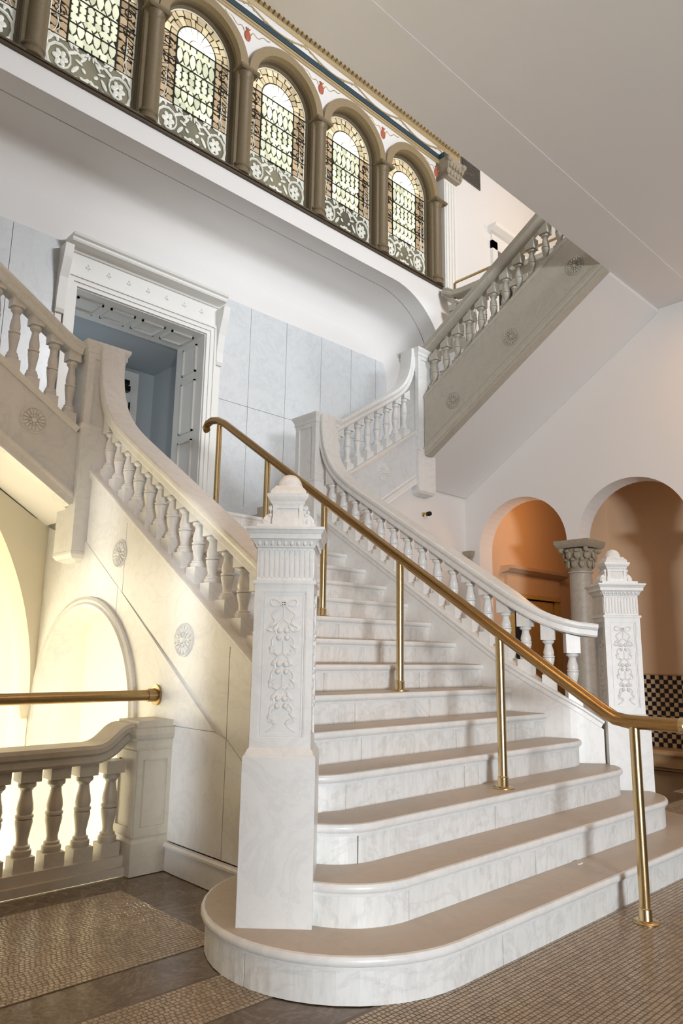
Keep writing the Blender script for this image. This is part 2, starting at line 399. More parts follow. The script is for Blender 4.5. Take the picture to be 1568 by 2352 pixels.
MB().sweep(bpath, [(-.0, 0), (-.0, .15), (-.01, .15), (.026, 0.150), (.034, .14), (.034, .128), (.022, .122), (.022, 0)][1:]+[(0, 0)]).build('baseboard', 'marble', stair)
# carved rosettes
def rosette_mesh():
    mb = MB(); seg = 40
    mb.loft([[(r*math.cos(2*PI*i/seg), r*math.sin(2*PI*i/seg), z) for i in range(seg)] for r, z in ((.1, -.004), (.1, .006), (.094, .008), (.09, .003), (.02, .002))], True, False)
    for k in range(16):
        a = 2*PI*k/16; R = Matrix.Rotation(a, 4, 'Z')
        q = MB().ball((.064, 0, .006), .025, .0095, .010, 8, 4); q.xform(R); mb.add(q.v, q.f, True)
        R2 = Matrix.Rotation(a+PI/16, 4, 'Z'); q = MB().ball((.086, 0, .004), .007, .005, .006, 6, 4); q.xform(R2); mb.add(q.v, q.f, True)
    for k in range(8):
        q = MB().ball((.032, 0, .009), .012, .008, .008, 8, 4); q.xform(Matrix.Rotation(2*PI*k/8, 4, 'Z')); mb.add(q.v, q.f, True)
    mb.lathe([(.02, 0), (.02, .012), (.016, .018), (.008, .02), (.001, .02)], (0, 0, 0), 14)
    return mb
ROS = rosette_mesh().mesh('rosette', M['marble']); ROSO = rosette_mesh().mesh('rosette', M['shademarble'])
FACE_NX = Matrix(((0, 0, -1, 0), (-1, 0, 0, 0), (0, 1, 0, 0), (0, 0, 0, 1)))   # local z -> world -x
FACE_NY = Matrix(((1, 0, 0, 0), (0, 0, -1, 0), (0, 1, 0, 0), (0, 0, 0, 1)))    # local z -> world -y
for y, z in ((3.135, 1.885), (2.237, 1.287)):
    inst('rosette', ROS, stair, Matrix.Translation((XP-.001, y, z)) @ FACE_NX, 'round carved rosette on the outer stair wall')

# ------------------------------------------------------------------ balusters and rails
VASE = [(0, .92), (.045, 1.0), (.085, .97), (.10, .80), (.135, .82), (.15, .62), (.21, .56), (.34, .72), (.45, .87), (.485, .84), (.495, .72), (.505, .88), (.525, .91), (.545, .88), (.555, .74), (.62, .83), (.70, .76), (.80, .60), (.875, .53), (.885, .62), (.905, .68), (.925, .88), (.965, .92), (1.0, .78)]
def baluster_mb(h, sb=0., st=0., wd=.1, bb=.075, bt=.075):
    """h: height on the axis; sb / st: slope of the bottom and top cut along local y"""
    mb = MB(); q = wd/2
    def blk(z0f, z1f): return [[(x*q, y*q, z0f(y*q)) for x, y in ((-1,-1),(1,-1),(1,1),(-1,1))], [(x*q, y*q, z1f(y*q)) for x, y in ((-1,-1),(1,-1),(1,1),(-1,1))]]
    mb.loft(blk(lambda y: sb*y-.004, lambda y: bb))
    mb.loft(blk(lambda y: h-bt, lambda y: h+st*y+.006))
    hv = h-bb-bt
    mb.lathe([(r*q*.95, bb+t*hv) for t, r in VASE], (0, 0, 0), 14)
    return mb
RAILP = [(-.072, -.098), (-.082, -.086), (-.082, -.052), (-.09, -.044), (-.096, -.03), (-.096, -.012), (-.088, -.002), (-.05, .0), (.05, .0), (.088, -.002), (.096, -.012), (.096, -.03), (.09, -.044), (.082, -.052), (.082, -.086), (.072, -.098)]
SWAN = bez((3.10, SL*3.10+.70), (3.45, SL*3.10+.93), (3.665, SL*3.10+1.08), (3.665, 3.62), 16)
BAL_S = baluster_mb(.435, SL, SL).mesh('baluster', M['marble'])
for side, nm in ((1, 'right'), (-1, 'left')):
    bal = thing('balustrade', 'white marble balustrade on the %s side of the main stair, swept up to the landing' % nm, 'balustrade', (mir(.09, side), 2.4, SL*2.4+.17), 'stair balustrades')
    pts = [(x, y, rail_z(s), a) for s, x, y, a in plan(side) if y < 3.08][::-1]
    path = [p[:3] for p in pts]+[(mir(.09, side), y, z) for y, z in SWAN]
    sides = [(math.cos(p[3]), math.sin(p[3]), 0) for p in pts]+[(1, 0, 0)]*len(SWAN)
    MB().sweep(path, RAILP, sides).build('handrail', 'marble', bal)
    pl = plan(side); n = 16
    for q in range(n):
        s = .12+q*.1655
        for (s0, x0, y0, a0), (s1, x1, y1, a1) in zip(pl, pl[1:]):
            if s0 <= s <= s1:
                t = (s-s0)/(s1-s0); x, y, a = x0+(x1-x0)*t, y0+(y1-y0)*t, a0+(a1-a0)*t; break
        zb = cap_z(s)+.018; top = rail_z(s)-.112
        h = top-zb
        if s < .62:    # under the swan neck: longer upper blocks
            h += .42*(.62-s)**1.35; me = baluster_mb(h, SL, SL*1.15, .1, .075, .075+h-.435).mesh('baluster', M['marble'])
        elif s > 2.1:
            st = SL*max(0, min(1, (STOT-s)/.454)); me = baluster_mb(h, SL, st, .1, .085, .09+max(0, h-.43)*.75).mesh('baluster', M['marble'])
        else: me = BAL_S
        inst('baluster', me, bal, Matrix.Translation((x, y, zb)) @ Matrix.Rotation(a, 4, 'Z'))

# ------------------------------------------------------------------ foot newels
def garland_mesh():
    """carved hanging garland: bow, ribbons, three fruit clusters; u right, z up, local -y outward"""
    mb = MB()
    def tb(pts, r=.0042): mb.tube([(u, -.001, z) for u, z in pts], r, 6)
    def bl(u, z, a, b, rot=0., t=.006):
        q = MB().ball((0, 0, 0), a, t, b, 8, 5); q.xform(Matrix.Translation((u, -.0015, z)) @ Matrix.Rotation(rot, 4, 'Y')); mb.add(q.v, q.f, True)
    zt = 1.425
    mb.lathe([(.016, 0), (.015, .006), (.011, .009), (.006, .007), (.001, .008)], (0, 0, 0), 12); k = len(mb.v)
    mb.v = [(p[0], -p[2], p[1]+zt) for p in mb.v]
    for sd in (-1, 1):
        S = lambda pts: [(sd*u, z) for u, z in pts]
        tb(S(bez((.012, zt), (.035, zt+.03), (.065, zt+.02), (.055, zt-.003), 10)+bez((.055, zt-.003), (.045, zt-.016), (.03, zt-.008), (.012, zt-.002), 8)[1:]))
        tb(S(bez((.01, zt-.01), (.03, zt-.04), (.06, zt-.035), (.045, zt-.06), 10)))
        tb(S(bez((.045, zt-.06), (.015, zt-.085), (.075, zt-.075), (.06, zt-.115), 12)))
        bl(sd*.045, zt-.088, .022, .008, sd*.5); bl(sd*.056, zt-.112, .017, .007, sd*-.3)
        for zc0, w0 in ((1.30, 1.), (1.16, .9), (1.02, 1.)):
            tb(S(bez((.004, zc0+.055), (.02, zc0+.05), (.035, zc0+.03), (.03, zc0), 8)))
            tb(S(bez((.03, zc0-.01), (.06, zc0-.03), (.035, zc0-.045), (.052, zc0-.07), 10)))
            tb(S(bez((.052, zc0-.07), (.062, zc0-.09), (.03, zc0-.085), (.034, zc0-.065), 8)), .0035)
            bl(sd*.034, zc0+.02, .018, .009, sd*.9); bl(sd*.046, zc0-.055, .017, .007, sd*.6); bl(sd*.028, zc0-.085, .014, .006, sd*-.4)
            bl(sd*.014, zc0+.012, .0135, .0135, 0, .013); bl(sd*.017, zc0-.018, .0125, .0125, 0, .012)
        tb(S(bez((.02, .99), (.065, .975), (.05, .95), (.03, .945), 10))); tb(S(bez((.03, .945), (.012, .93), (.03, .915), (.06, .90), 10)))
    for a, b in ((zt-.015, 1.36), (1.27, 1.215), (1.13, 1.075)): tb([(0, a), (.002, (a+b)/2), (0, b)], .0036)
    return mb.mesh('carved_garland', M['marble'])
GARL = garland_mesh()
def holes_mesh():
    mb = MB()
    for u in (-.0045, .0045):
        for z in (-.0045, .0045): mb.ball((u, -.0105, 1.425+z), .0024, .0015, .0024, 6, 4)
    return mb.mesh('drilled_holes', M['black'])
HOLES = holes_mesh()
def rect_frame(mb, hw, z0, z1, wd, y0, y1, rot):
    q = MB()
    for a, b in (((-hw-wd, z0-wd), (-hw, z1+wd)), ((hw, z0-wd), (hw+wd, z1+wd)), ((-hw, z0-wd), (hw, z0)), ((-hw, z1), (hw, z1+wd))):
        q.box((a[0], -y1, a[1]), (b[0], -y0, b[1]))
    q.xform(rot); mb.add(q.v, q.f)
FR = [Matrix.Rotation(PI/2*k, 4, 'Z') for k in range(4)]
def newel_meshes():
    out = []
    out.append(('plinth', MB().square([(.149, RI), (.149, .80), (.146, .806), (.14, .812), (.134, .828), (.127, .836), (.127, .848)])))
    sh = MB().square([(.1185, .845), (.1185, 1.515)])
    for R in FR:
        q = MB().box((.096, -.1265, .845), (.1265, -.096, 1.51)).box((-.096, -.1265, .845), (.096, -.1175, .875)).box((-.096, -.1265, 1.478), (.096, -.1175, 1.51)); q.xform(R); sh.add(q.v, q.f)
        for hw, wd, y in ((.0905, .0055, .1235), (.081, .004, .1215)):
            rect_frame(sh, hw, .8805+(.0905-hw), 1.4725-(.0905-hw), wd, .117, y, R)
    out.append(('shaft', sh))
    fz = MB().square([(.134, 1.508), (.136, 1.514), (.134, 1.524), (.121, 1.526), (.121, 1.668)])
    for R in FR:
        q = MB()
        for k in range(11):
            u = -.1085+.0217*k
            q.tube([(u, -.121, 1.537), (u, -.121, 1.541), (u, -.121, 1.652), (u, -.121, 1.656)], [.002, .0052, .0052, .002], 6)
            if k < 10: q.ball((u+.01085, -.121, 1.537), .005, .003, .005, 6, 4); q.ball((u+.01085, -.121, 1.657), .005, .003, .005, 6, 4)
        q.xform(R); fz.add(q.v, q.f, True)
    out.append(('fluted_frieze', fz))
    eg = MB().square([(.121, 1.664), (.127, 1.668), (.127, 1.672), (.130, 1.676), (.142, 1.696), (.147, 1.70)])
    for R in FR:
        q = MB()
        for k in range(9):
            u = -.112+.028*k; q.ball((u, -.137, 1.685), .0082, .006, .0125, 8, 5)
            if k < 8: q.tube([(u+.014, -.138, 1.696), (u+.014, -.133, 1.675)], .0022, 5)
        q.xform(R); eg.add(q.v, q.f, True)
    out.append(('egg_moulding', eg))
    out.append(('cap', MB().square([(.147, 1.70), (.154, 1.702), (.154, 1.722), (.158, 1.726), (.164, 1.736), (.170, 1.741), (.170, 1.752), (.128, 1.754), (.128, 1.770)])))
    fi = MB().square([(.066, 1.765), (.070, 1.775), (.071, 1.80), (.066, 1.822), (.060, 1.838), (.060, 1.848), (.068, 1.852), (.068, 1.864), (.074, 1.870), (.076, 1.882), (.084, 1.888), (.092, 1.902), (.092, 1.914), (.078, 1.918), (.078, 1.930), (.074, 1.936), (.062, 1.950), (.060, 1.956)])
    fi.lathe([(.055, 1.95)]+[(.055*math.cos(a*PI/18)+.0005, 1.960+.060*math.sin(a*PI/18)) for a in range(0, 10)], (0, 0, 0), 20)
    for R in (FR[0], FR[2]):
        q = MB()
        for u in (-.058, .058): q.box((u-.009, -.073, 1.770), (u+.009, -.058, 1.866))
        q.xform(R); fi.add(q.v, q.f)
    out.append(('finial', fi))
    con = MB()
    for R in (FR[1], FR[3]):
        q = MB()
        prof = bez((.062, 1.868), (.084, 1.866), (.086, 1.842), (.080, 1.832), 6)+bez((.080, 1.832), (.098, 1.828), (.126, 1.802), (.116, 1.771), 8)[1:]
        q.prism([(-a, b) for a, b in prof+[(.05, 1.771)]], 'x', -.05, .05)
        for s_ in (-.052, .052):
            for yy, zz, r in ((-.097, 1.789, .0175), (-.078, 1.854, .0115), (-.080, 1.822, .008)):
                c = MB().lathe([(r*.45, -.007), (r*.55, -.009), (r, -.005), (r, .005), (r*.55, .009), (r*.45, .007)], (0, 0, 0), 12); c.xform(Matrix.Translation((s_, yy, zz)) @ Matrix.Rotation(PI/2, 4, 'Y')); q.add(c.v, c.f, True)
        q.xform(R); con.add(q.v, q.f, True)
    out.append(('scroll_console', con))
    return [(n, m.mesh(n, M['marble'])) for n, m in out]
NM = newel_meshes()
for side, lab in ((-1, 'tall white marble newel post with carved garland at the left foot of the stair'), (1, 'white marble newel post at the right foot of the stair by the checkered niche')):
    loc = (mir(NEWEL[0], side), NEWEL[1], RI)
    nw = thing('newel_post', lab, 'newel post', loc, 'foot newels')
    T = Matrix.Translation((loc[0], loc[1], 0)) @ Matrix.Rotation(-PI/4, 4, 'Z')
    for n, me in NM: 
        p = inst(n, me, nw, T)
        if n == 'shaft': shaft = p
    for R in FR[:]:
        gm = inst('carved_garland', GARL, None, T @ R @ Matrix.Translation((0, -.1185, 0))); gm.parent = shaft; gm.matrix_parent_inverse = T.inverted()
        hm = inst('drilled_hole', HOLES, None, T @ R @ Matrix.Translation((0, -.1185, 0))); hm.parent = shaft; hm.matrix_parent_inverse = T.inverted()

# ------------------------------------------------------------------ landing newels with pendants, quarter-landing newel
def square_newel(cx, cy, hx, z0, zb, z1, lab):
    """z0 pendant foot, zb shaft start, z1 top"""
    t = thing('landing_newel', lab, 'newel post', (cx, cy, zb), 'landing newels')
    MB().square([(hx*.55, z0-.075), (hx*.9, z0-.05), (hx*1.02, z0-.02), (hx*1.02, z0), (hx, z0+.004), (hx, zb-.03), (hx*1.05, zb-.02), (hx*1.05, zb), (hx*.92, zb+.012)], (cx, cy, 0)).build('pendant', 'marble', t)
    s = MB().square([(hx*.88, zb), (hx*.88, z1-.14)], (cx, cy, 0))
    for a, b in ((-1,-1), (1,-1), (1,1), (-1,1)):
        s.box((cx+a*hx*.60, cy+b*hx*.60, zb), (cx+a*hx*.95, cy+b*hx*.95, z1-.13))
    s.build('shaft', 'marble', t)
    MB().square([(hx*.95, z1-.14), (hx*.97, z1-.10), (hx*1.02, z1-.095), (hx*1.02, z1-.06), (hx*1.12, z1-.03), (hx*1.14, z1-.02), (hx*1.14, z1)], (cx, cy, 0)).build('cap', 'marble', t)
square_newel(.117, 3.885, .165, 2.2, 2.95, 3.64, 'square marble newel post at the right corner of the landing')
square_newel(mir(.117, -1), 3.885, .165, 1.95, 2.95, 3.64, 'square marble newel post with hanging pendant at the left corner of the landing')
square_newel(1.718, 3.875, .153, 3.12, 3.60, 4.86, 'tall marble newel pier where the right flight turns toward the viewer')

# ------------------------------------------------------------------ short side flights from the landing
YS = 3.775   # face of the side strings
for side, nm in ((1, 'right'), (-1, 'left')):
    cc = 2.79 if side > 0 else 2.73; rc = 3.43
    x1 = 1.57; x0 = .282
    f = thing('side_flight', 'short marble flight climbing %s along the back wall from the landing' % nm, 'staircase', (mir(.9, side), 4.6, ZL), 'side flights')
    X = lambda x: mir(x, side)
    MB().prism([(X(x0), SL*x0+cc-.03), (X(x1), SL*x1+cc-.03), (X(x1), SL*x1+cc-.60), (X(x0), SL*x0+cc-.60)], 'y', YS, YS+.17).build('string', 'wainscot', f)
    cp = [(X(x0), YS+.085, SL*x0+cc), (X(x1), YS+.085, SL*x1+cc)]
    sd = [(0, -1, 0)]*2 if side > 0 else [(0, 1, 0)]*2
    if side < 0: cp = cp[::-1]; sd = [(0, -1, 0)]*2
    MB().sweep(cp, [(-.095, -.04), (-.11, -.01), (-.11, .004), (-.095, .012), (.095, .012), (.11, .004), (.11, -.01), (.095, -.04)], sd).build('string_cap', 'marble', f)
    cp2 = [(p[0], YS+.04, p[2]-.575) for p in cp]
    MB().sweep(cp2, [(-.08, -.05), (-.08, .05), (.05, .05), (.062, .03), (.05, .01), (.05, -.03), (.06, -.05)], sd).build('string_base', 'marble', f)
    inst('rosette', ROS, f, Matrix.Translation((X(1.02 if side > 0 else .63), YS-.001, SL*(1.02 if side > 0 else .63)+cc-.24)) @ FACE_NY, 'round carved rosette on the string')
    for k in range(7):
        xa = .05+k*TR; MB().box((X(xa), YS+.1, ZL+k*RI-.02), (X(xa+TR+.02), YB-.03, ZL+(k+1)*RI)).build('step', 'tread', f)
    MB().prism([(X(.20), SL*.20+cc-.625), (X(x1), SL*x1+cc-.625), (X(x1), SL*x1+cc-.56), (X(.20), SL*.20+cc-.56)], 'y', YS+.10, YB-.03).build('soffit', 'plaster', f)
    b = thing('balustrade', 'marble balustrade of the short %s flight above the landing' % nm, 'balustrade', (X(.9), YS+.085, SL*.9+cc), 'stair balustrades')
    if side > 0:
        sw = bez((1.05, SL*1.05+rc), (1.32, SL*1.32+rc), (1.50, SL*1.36+rc+.08), (1.50, 4.84), 14)
        path = [(x0, YS+.085, SL*x0+rc)]+[(x, YS+.085, z) for x, z in sw]
        MB().sweep(path, RAILP, [(0, -1, 0)]*len(path)).build('handrail', 'marble', b)
    else:
        lo = bez((X(.62), SL*.62+rc-.02), (X(.48), SL*.48+rc-.02), (X(.38), SL*.32+rc), (X(.28), SL*.30+rc), 8)
        path = [(X(1.75), YS+.085, SL*1.75+rc-.02)]+[(x, YS+.085, z) for x, z in lo]
        MB().sweep(path, RAILP, [(0, -1, 0)]*len(path)).build('handrail', 'marble', b)
    hb = rc-cc-.115
    me = baluster_mb(hb, SL*side, SL*side, .1, .08, .08).mesh('baluster', M['marble'])
    me2 = baluster_mb(hb, SL*side, SL*side, .1, .08, .08)
    for k in range(8):
        x = .385+.1535*k+(0 if side > 0 else -.04)
        if side > 0 and x > 1.5: break
        inst('baluster', me, b, Matrix.Translation((X(x), YS+.085, SL*x+cc+.012)) @ Matrix.Rotation(-PI/2, 4, 'Z'))
# ------------------------------------------------------------------ long flight on the right, rising toward the viewer
XB = 1.68
big = thing('upper_flight', 'long marble flight at upper right rising from the pier toward the ceiling', 'staircase', (2.3, 2.6, 4.6))
def bz(y): return 4.84+SL*(2.8-y)        # top of the string face
y0, y1 = 3.73, 1.442
MB().prism([(y0, bz(y0)), (y1, bz(y1)), (y1, bz(y1)-.66), (y0, bz(y0)-.66)], 'x', XB, XB+.18).build('string', 'shademarble', big)
MB().sweep([(XB+.09, y0, bz(y0)+.012), (XB+.09, y1, bz(y1)+.012)], [(-.095, -.03), (-.105, -.012), (-.105, .004), (-.095, .012), (.095, .012), (.105, .004), (.105, -.012), (.095, -.03)], [(1, 0, 0)]*2).build('string_cap', 'shademarble', big)
MB().sweep([(XB+.05, y0, bz(y0)-.66), (XB+.05, y1, bz(y1)-.66)], [(-.05, .06), (-.062, .05), (-.055, .02), (-.07, .0), (-.07, -.04), (-.05, -.06), (.06, -.06), (.06, .06)], [(1, 0, 0)]*2).build('string_base', 'shademarble', big)
for y, z in ((3.30, 4.11), (2.50, 4.635), (1.725, 5.165)):
    inst('rosette', ROSO, big, Matrix.Translation((XB-.001, y, z)) @ FACE_NX, 'round carved rosette on the string')
MB().prism([(4.12, bz(4.12)-.70), (y1, bz(y1)-.70), (y1, bz(y1)-.62), (4.12, bz(4.12)-.62)], 'x', XB+.11, 2.995).build('soffit', 'plaster', big)
for k in range(11):
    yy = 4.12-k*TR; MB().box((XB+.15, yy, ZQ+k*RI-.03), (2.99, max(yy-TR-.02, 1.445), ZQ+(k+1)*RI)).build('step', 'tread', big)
bb = thing('balustrade', 'shadowed marble balustrade of the long upper right flight', 'balustrade', (XB+.09, 2.6, bz(2.6)), 'stair balustrades')
MB().sweep([(XB+.09, 3.72, bz(3.72)+.60), (XB+.09, 1.442, bz(1.442)+.60)], RAILP, [(1, 0, 0)]*2).build('handrail', 'shademarble', bb)
me = baluster_mb(.475, -SL, -SL, .105, .08, .08).mesh('baluster', M['shademarble'])
for k in range(13): inst('baluster', me, bb, Matrix.Translation((XB+.09, 3.63-.1705*k, bz(3.63-.1705*k)+.022)))
MB().box((1.72, 4.0, ZQ-.17), (3.2, YB-.03, ZQ)).build('quarter_landing', 'plaster', big)
# gallery beside the flight
gf = struct(MB().box((3.05, -3, ZG-.22), (9, YF, ZG)).build('floor_gallery', 'plaster'))
gb = thing('balustrade', 'marble gallery balustrade behind the long upper flight', 'balustrade', (3.15, 3.0, ZG), 'stair balustrades')
MB().sweep([(3.15, 4.55, ZG+.98), (3.15, 4.46, ZG+.94), (3.15, 4.36, ZG+.88), (3.15, 4.2, ZG+.86), (3.15, 1.2, ZG+.86)], RAILP, [(1, 0, 0)]*5).build('handrail', 'shademarble', gb)
MB().box((3.05, 4.55, ZG), (3.25, 1.2, ZG+.1)).build('base_course', 'shademarble', gb)
me = baluster_mb(.66, 0, 0, .11, .09, .09).mesh('baluster', M['shademarble'])
for k in range(18): inst('baluster', me, gb, Matrix.Translation((3.15, 4.38-.17*k, ZG+.1)))
gr = thing('brass_guard_rail', 'thin brass guard rail above the gallery balustrade by the last window', 'rail', (3.15, 3.5, ZG+.86), None)
MB().tube([(3.15, 4.36, ZG+.87), (3.15, 4.36, ZG+1.10), (3.15, 4.33, ZG+1.115), (3.15, 1.3, ZG+1.115)], .02, 8).build('rail', 'brass', gr)
for y in (3.3, 2.2): MB().tube([(3.15, y, ZG+.86), (3.15, y, ZG+1.1)], .015, 8).build('post', 'brass', gr)

# ------------------------------------------------------------------ brass stair handrail
hr = thing('stair_handrail', 'polished brass handrail on posts up the middle of the stair', 'handrail', (AX, 1.9, 1.0))
pts = [(AX, -.42, .80), (AX, -.40, .90), (AX, -.34, .93), (AX, -.135, .932), (AX, .13, .932), (AX, .20, .944), (AX, .26, .978), (AX, .838, 1.352), (AX, 1.616, 1.86), (AX, 2.391, 2.37), (AX, 3.137, 2.862), (AX, 3.80, 3.305), (AX, 3.92, 3.365), (AX, 4.02, 3.385), (AX, 4.09, 3.37), (AX, 4.12, 3.335), (AX, 4.10, 3.31)]
pts = [(x, y, z-.022) for x, y, z in pts]
MB().tube(pts, .034, 14, True, (1, 0, 0)).build('rail', 'railbrass', hr)
MB().tube([(AX, -.152, .91), (AX, -.146, .91), (AX, -.124, .91), (AX, -.118, .91)], [.034, .039, .039, .034], 14).build('joint_collar', 'brass', hr)
for y, k in ((.103, 0), (.877, 3), (1.65, 6), (2.415, 9), (3.14, 12), (3.888, 15)):
    zt = next(a[2]+(b[2]-a[2])*(y-a[1])/(b[1]-a[1]) for a, b in zip(pts[3:], pts[4:]) if a[1] <= y <= b[1]); zb = k*RI
    MB().lathe([(.0255, zb+.003), (.0255, zt-.02)], (AX, y, 0), 14).build('post', 'brass', hr)
    MB().lathe([(.062, zb), (.062, zb+.005), (.056, zb+.009), (.032, zb+.011), (.0305, zb+.014), (.0305, zb+.058), (.028, zb+.064), (.026, zb+.066)], (AX, y, 0), 18).build('flange', 'brass', hr)

# ------------------------------------------------------------------ balcony balustrade at lower left
YR = 2.45
bl = thing('balustrade', 'shade-toned marble balcony balustrade with end pedestal overlooking the bright lower lobby', 'balustrade', (-3.0, YR, 0), 'balcony balustrade')
MB().box((-5.2, YR-.075, .045), (-2.575, YR+.085, .1)).box((-5.2, YR-.10, 0), (-2.575, YR+.1, .045)).build('base_course', 'shademarble', bl)
rp = [(-5.2, YR, .705), (-2.82, YR, .705)]+[(x, YR, z) for x, z in bez((-2.80, .705), (-2.70, .708), (-2.69, .80), (-2.60, .81), 10)]+[(-2.575, YR, .81)]
MB().sweep(rp, [(-.075, -.105), (-.085, -.09), (-.085, -.06), (-.10, -.045), (-.105, -.02), (-.10, 0), (.10, 0), (.105, -.02), (.10, -.045), (.085, -.06), (.085, -.09), (.075, -.105)], [(0, -1, 0)]*len(rp)).build('handrail', 'shademarble', bl)
me = baluster_mb(.50, 0, 0, .108, .07, .062).mesh('baluster', M['shademarble'])
for k in range(14): inst('baluster', me, bl, Matrix.Translation((-2.652-.157*k, YR, .1)))
pd = MB().square([(.125, 0), (.125, .17), (.118, .185), (.112, .20), (.112, .68)], (-2.462, YR-.03, 0))
R0 = Matrix.Translation((-2.462, YR-.03, 0)); 
for k in range(4):
    R = R0 @ FR[k]; q = MB()
    for a, b in (((-.112, .2), (-.078, .66)), ((.078, .2), (.112, .66)), ((-.078, .2), (.078, .25)), ((-.078, .61), (.078, .66))): q.box((a[0], -.122, a[1]), (b[0], -.105, b[1]))
    q.xform(R); pd.add(q.v, q.f)
pd.build('pedestal', 'shademarble', bl)
MB().square([(.118, .66), (.124, .68), (.124, .715), (.135, .73), (.142, .75), (.142, .785), (.12, .79), (.12, .825)], (-2.462, YR-.03, 0)).build('pedestal_cap', 'shademarble', bl)
pr = thing('pipe_rail', 'dark brass pipe rail fixed to the stair wall above the balcony balustrade', 'rail', (-3.4, YR+.03, .945))
MB().tube([(-5.2, YR+.06, .955), (-2.37, YR+.06, .955)], .032, 12).build('rail', 'oldbrass', pr)
MB().tube([(XP-.002, YR+.06, .955), (XP-.012, YR+.06, .955), (XP-.016, YR+.06, .955), (XP-.07, YR+.06, .955)], [.062, .062, .04, .038], 16).build('flange', 'oldbrass', pr)

# ------------------------------------------------------------------ lower left: arched wall, bright lower lobby
wl = sroot('wall_left')
R = 2.75; cxa = -2.385-R
poly = [(-2.345, -2.4), (-2.345, 3.3), (-9, 3.3), (-9, .8+R)]
poly = [(-2.345, -2.4), (-2.345, 3.05)]+[(-9, 3.05), (-9, 2.0)]+[p for p in arc(cxa, .8, R, 150, 0, 40) if p[1] < 3.0 and p[0] > -8.0][::1]
arcp = [p for p in arc(cxa, .8, R, 90, 0, 40)]
def zso(x): return SL*(2*AX-x)+2.73-.635
poly = [(-2.345, -2.4), (-2.345, 2.3), (-2.46, zso(-2.46)), (-4.6, zso(-4.6)), (cxa, zso(-4.6))]+arcp+[(-2.385, -2.4)]
MB().prism(poly, 'y', 4.45, 4.85).build('arch_wall', 'cream', wl)
MB().prism([(-9, -2.4), (-9, 3.72), (cxa, 3.72)]+arc(cxa, .8, R, 90, 180, 40)+[(cxa-R, -2.4)], 'y', 4.45, 4.85).build('arch_wall', 'cream', wl)
MB().square([(.05, .68), (.055, .70), (.075, .75), (.085, .79), (.085, .81)], (-2.385, 4.5, 0)).build('impost', 'cream', wl)
struct(MB().box((-9, 8.5, -2.4), (1.0, 8.7, 3.8)).build('wall_lobby_back', 'lobbywall'))
struct(MB().box((-9.2, 2.4, -2.4), (-9, 8.7, 5)).build('wall_lobby_left', 'lobbywall'))
struct(MB().box((-9, 2.38, -2.6), (-.1, 8.5, -2.4)).build('floor_lobby', 'lobbywall'))
struct(MB().box((-9, 2.24, -2.6), (-.1, 2.38, -.3)).build('wall_lobby_front', 'lobbywall'))
lw = struct(MB().box((-.09, 2.85, -2.4), (-.02, 3.78, 1.5)).box((-.09, 3.78, -2.4), (-.02, 8.5, 2.2)).build('wall_passage', 'lobbywall'))
struct(MB().box((-9, 4.87, 2.2), (-.1, 8.5, 2.3)).build('ceiling_lobby', 'lobbywall'))
tp = arc(5.6, .6, 1.0, 0, 180, 30)
MB().sweep([(-.10, y, z) for y, z in [(6.6, -2.3)]+tp+[(4.6, -2.3)]], [(-.06, -.02), (-.06, .03), (.06, .03), (.06, -.02)], [(0, 0, 1)]*33 and [(0, math.cos(math.radians(a)), math.sin(math.radians(a))) for a in [0]+[180*i/30 for i in range(31)]+[180]]).build('arch_trim', 'cream', lw)

# ------------------------------------------------------------------ back wall of the landing, doorway
wb = sroot('wall_back')
DX0, DX1, DZ = -1.90, -.285, 4.985
mb = MB().box((-6, YB, 2.2), (DX0, YB+.25, 6.4)).box((DX1, YB, 2.2), (3.3, YB+.25, 6.4)).box((DX0, YB, DZ), (DX1, YB+.25, 6.4))
mb.build('plaster_wall', 'plaster', wb)
def zwall(x): return ZL if x < .05 else min(ZL+(x-.05)*SL, ZQ)
xs = [-5.0, -3.9, -2.59, -2.03]
for a, b in zip(xs, xs[1:]): MB().prism([(a+.003, ZL), (b-.003, ZL), (b-.003, 5.43), (a+.003, 5.43)], 'y', YB-.022, YB).build('panel', 'wainscot', wb)
xs = [-.11, .36, .95, 1.57, 2.15, 2.66, 3.19]
for a, b in zip(xs, xs[1:]):
    zm = 4.05+SL*0
    MB().prism([(a+.003, zwall(a)), (b-.003, zwall(b)), (b-.003, 4.22), (a+.003, 4.22)], 'y', YB-.022, YB).build('panel', 'wainscot', wb)
    MB().prism([(a+.003, 4.226), (b-.003, 4.226), (b-.003, 5.55), (a+.003, 5.55)], 'y', YB-.022, YB).build('panel', 'wainscot', wb)
MB().sweep([(-.11, YB-.02, ZL+.14), (.12, YB-.02, ZL+.30), (1.57, YB-.02, ZL+.30+1.45*SL)], [(-.02, -.14), (-.02, .0), (.0, .012), (.02, 0), (.02, -.14)], [(0, -1, 0)]*3).build('skirting', 'wainscot', wb)
d1 = sroot('door_1')
W = .125
cas = MB()
for q, (off, wd, pr_) in enumerate(((0, .045, .03), (.045, .05, .045), (.095, .03, .06))):
    a, b, z = DX0-off, DX1+off, DZ+off
    cas.box((a-wd, YB-pr_, ZL), (a, YB, z+wd)).box((b, YB-pr_, ZL), (b+wd, YB, z+wd)).box((a, YB-pr_, z), (b, YB, z+wd))
cas.build('architrave', 'paint', d1)
MB().box((DX0-W, YB-.04, DZ+W), (DX1+W, YB, 5.36)).build('frieze', 'paint', d1)
cr = MB(); prof = [(0, 5.34), (.06, 5.345), (.075, 5.37), (.10, 5.385), (.19, 5.39), (.20, 5.41), (.20, 5.43), (.225, 5.445), (.235, 5.47), (0, 5.47)]
cr.prism([(YB-a, z) for a, z in prof], 'x', DX0-.155, DX1+.155); cr.build('cornice', 'paint', d1)
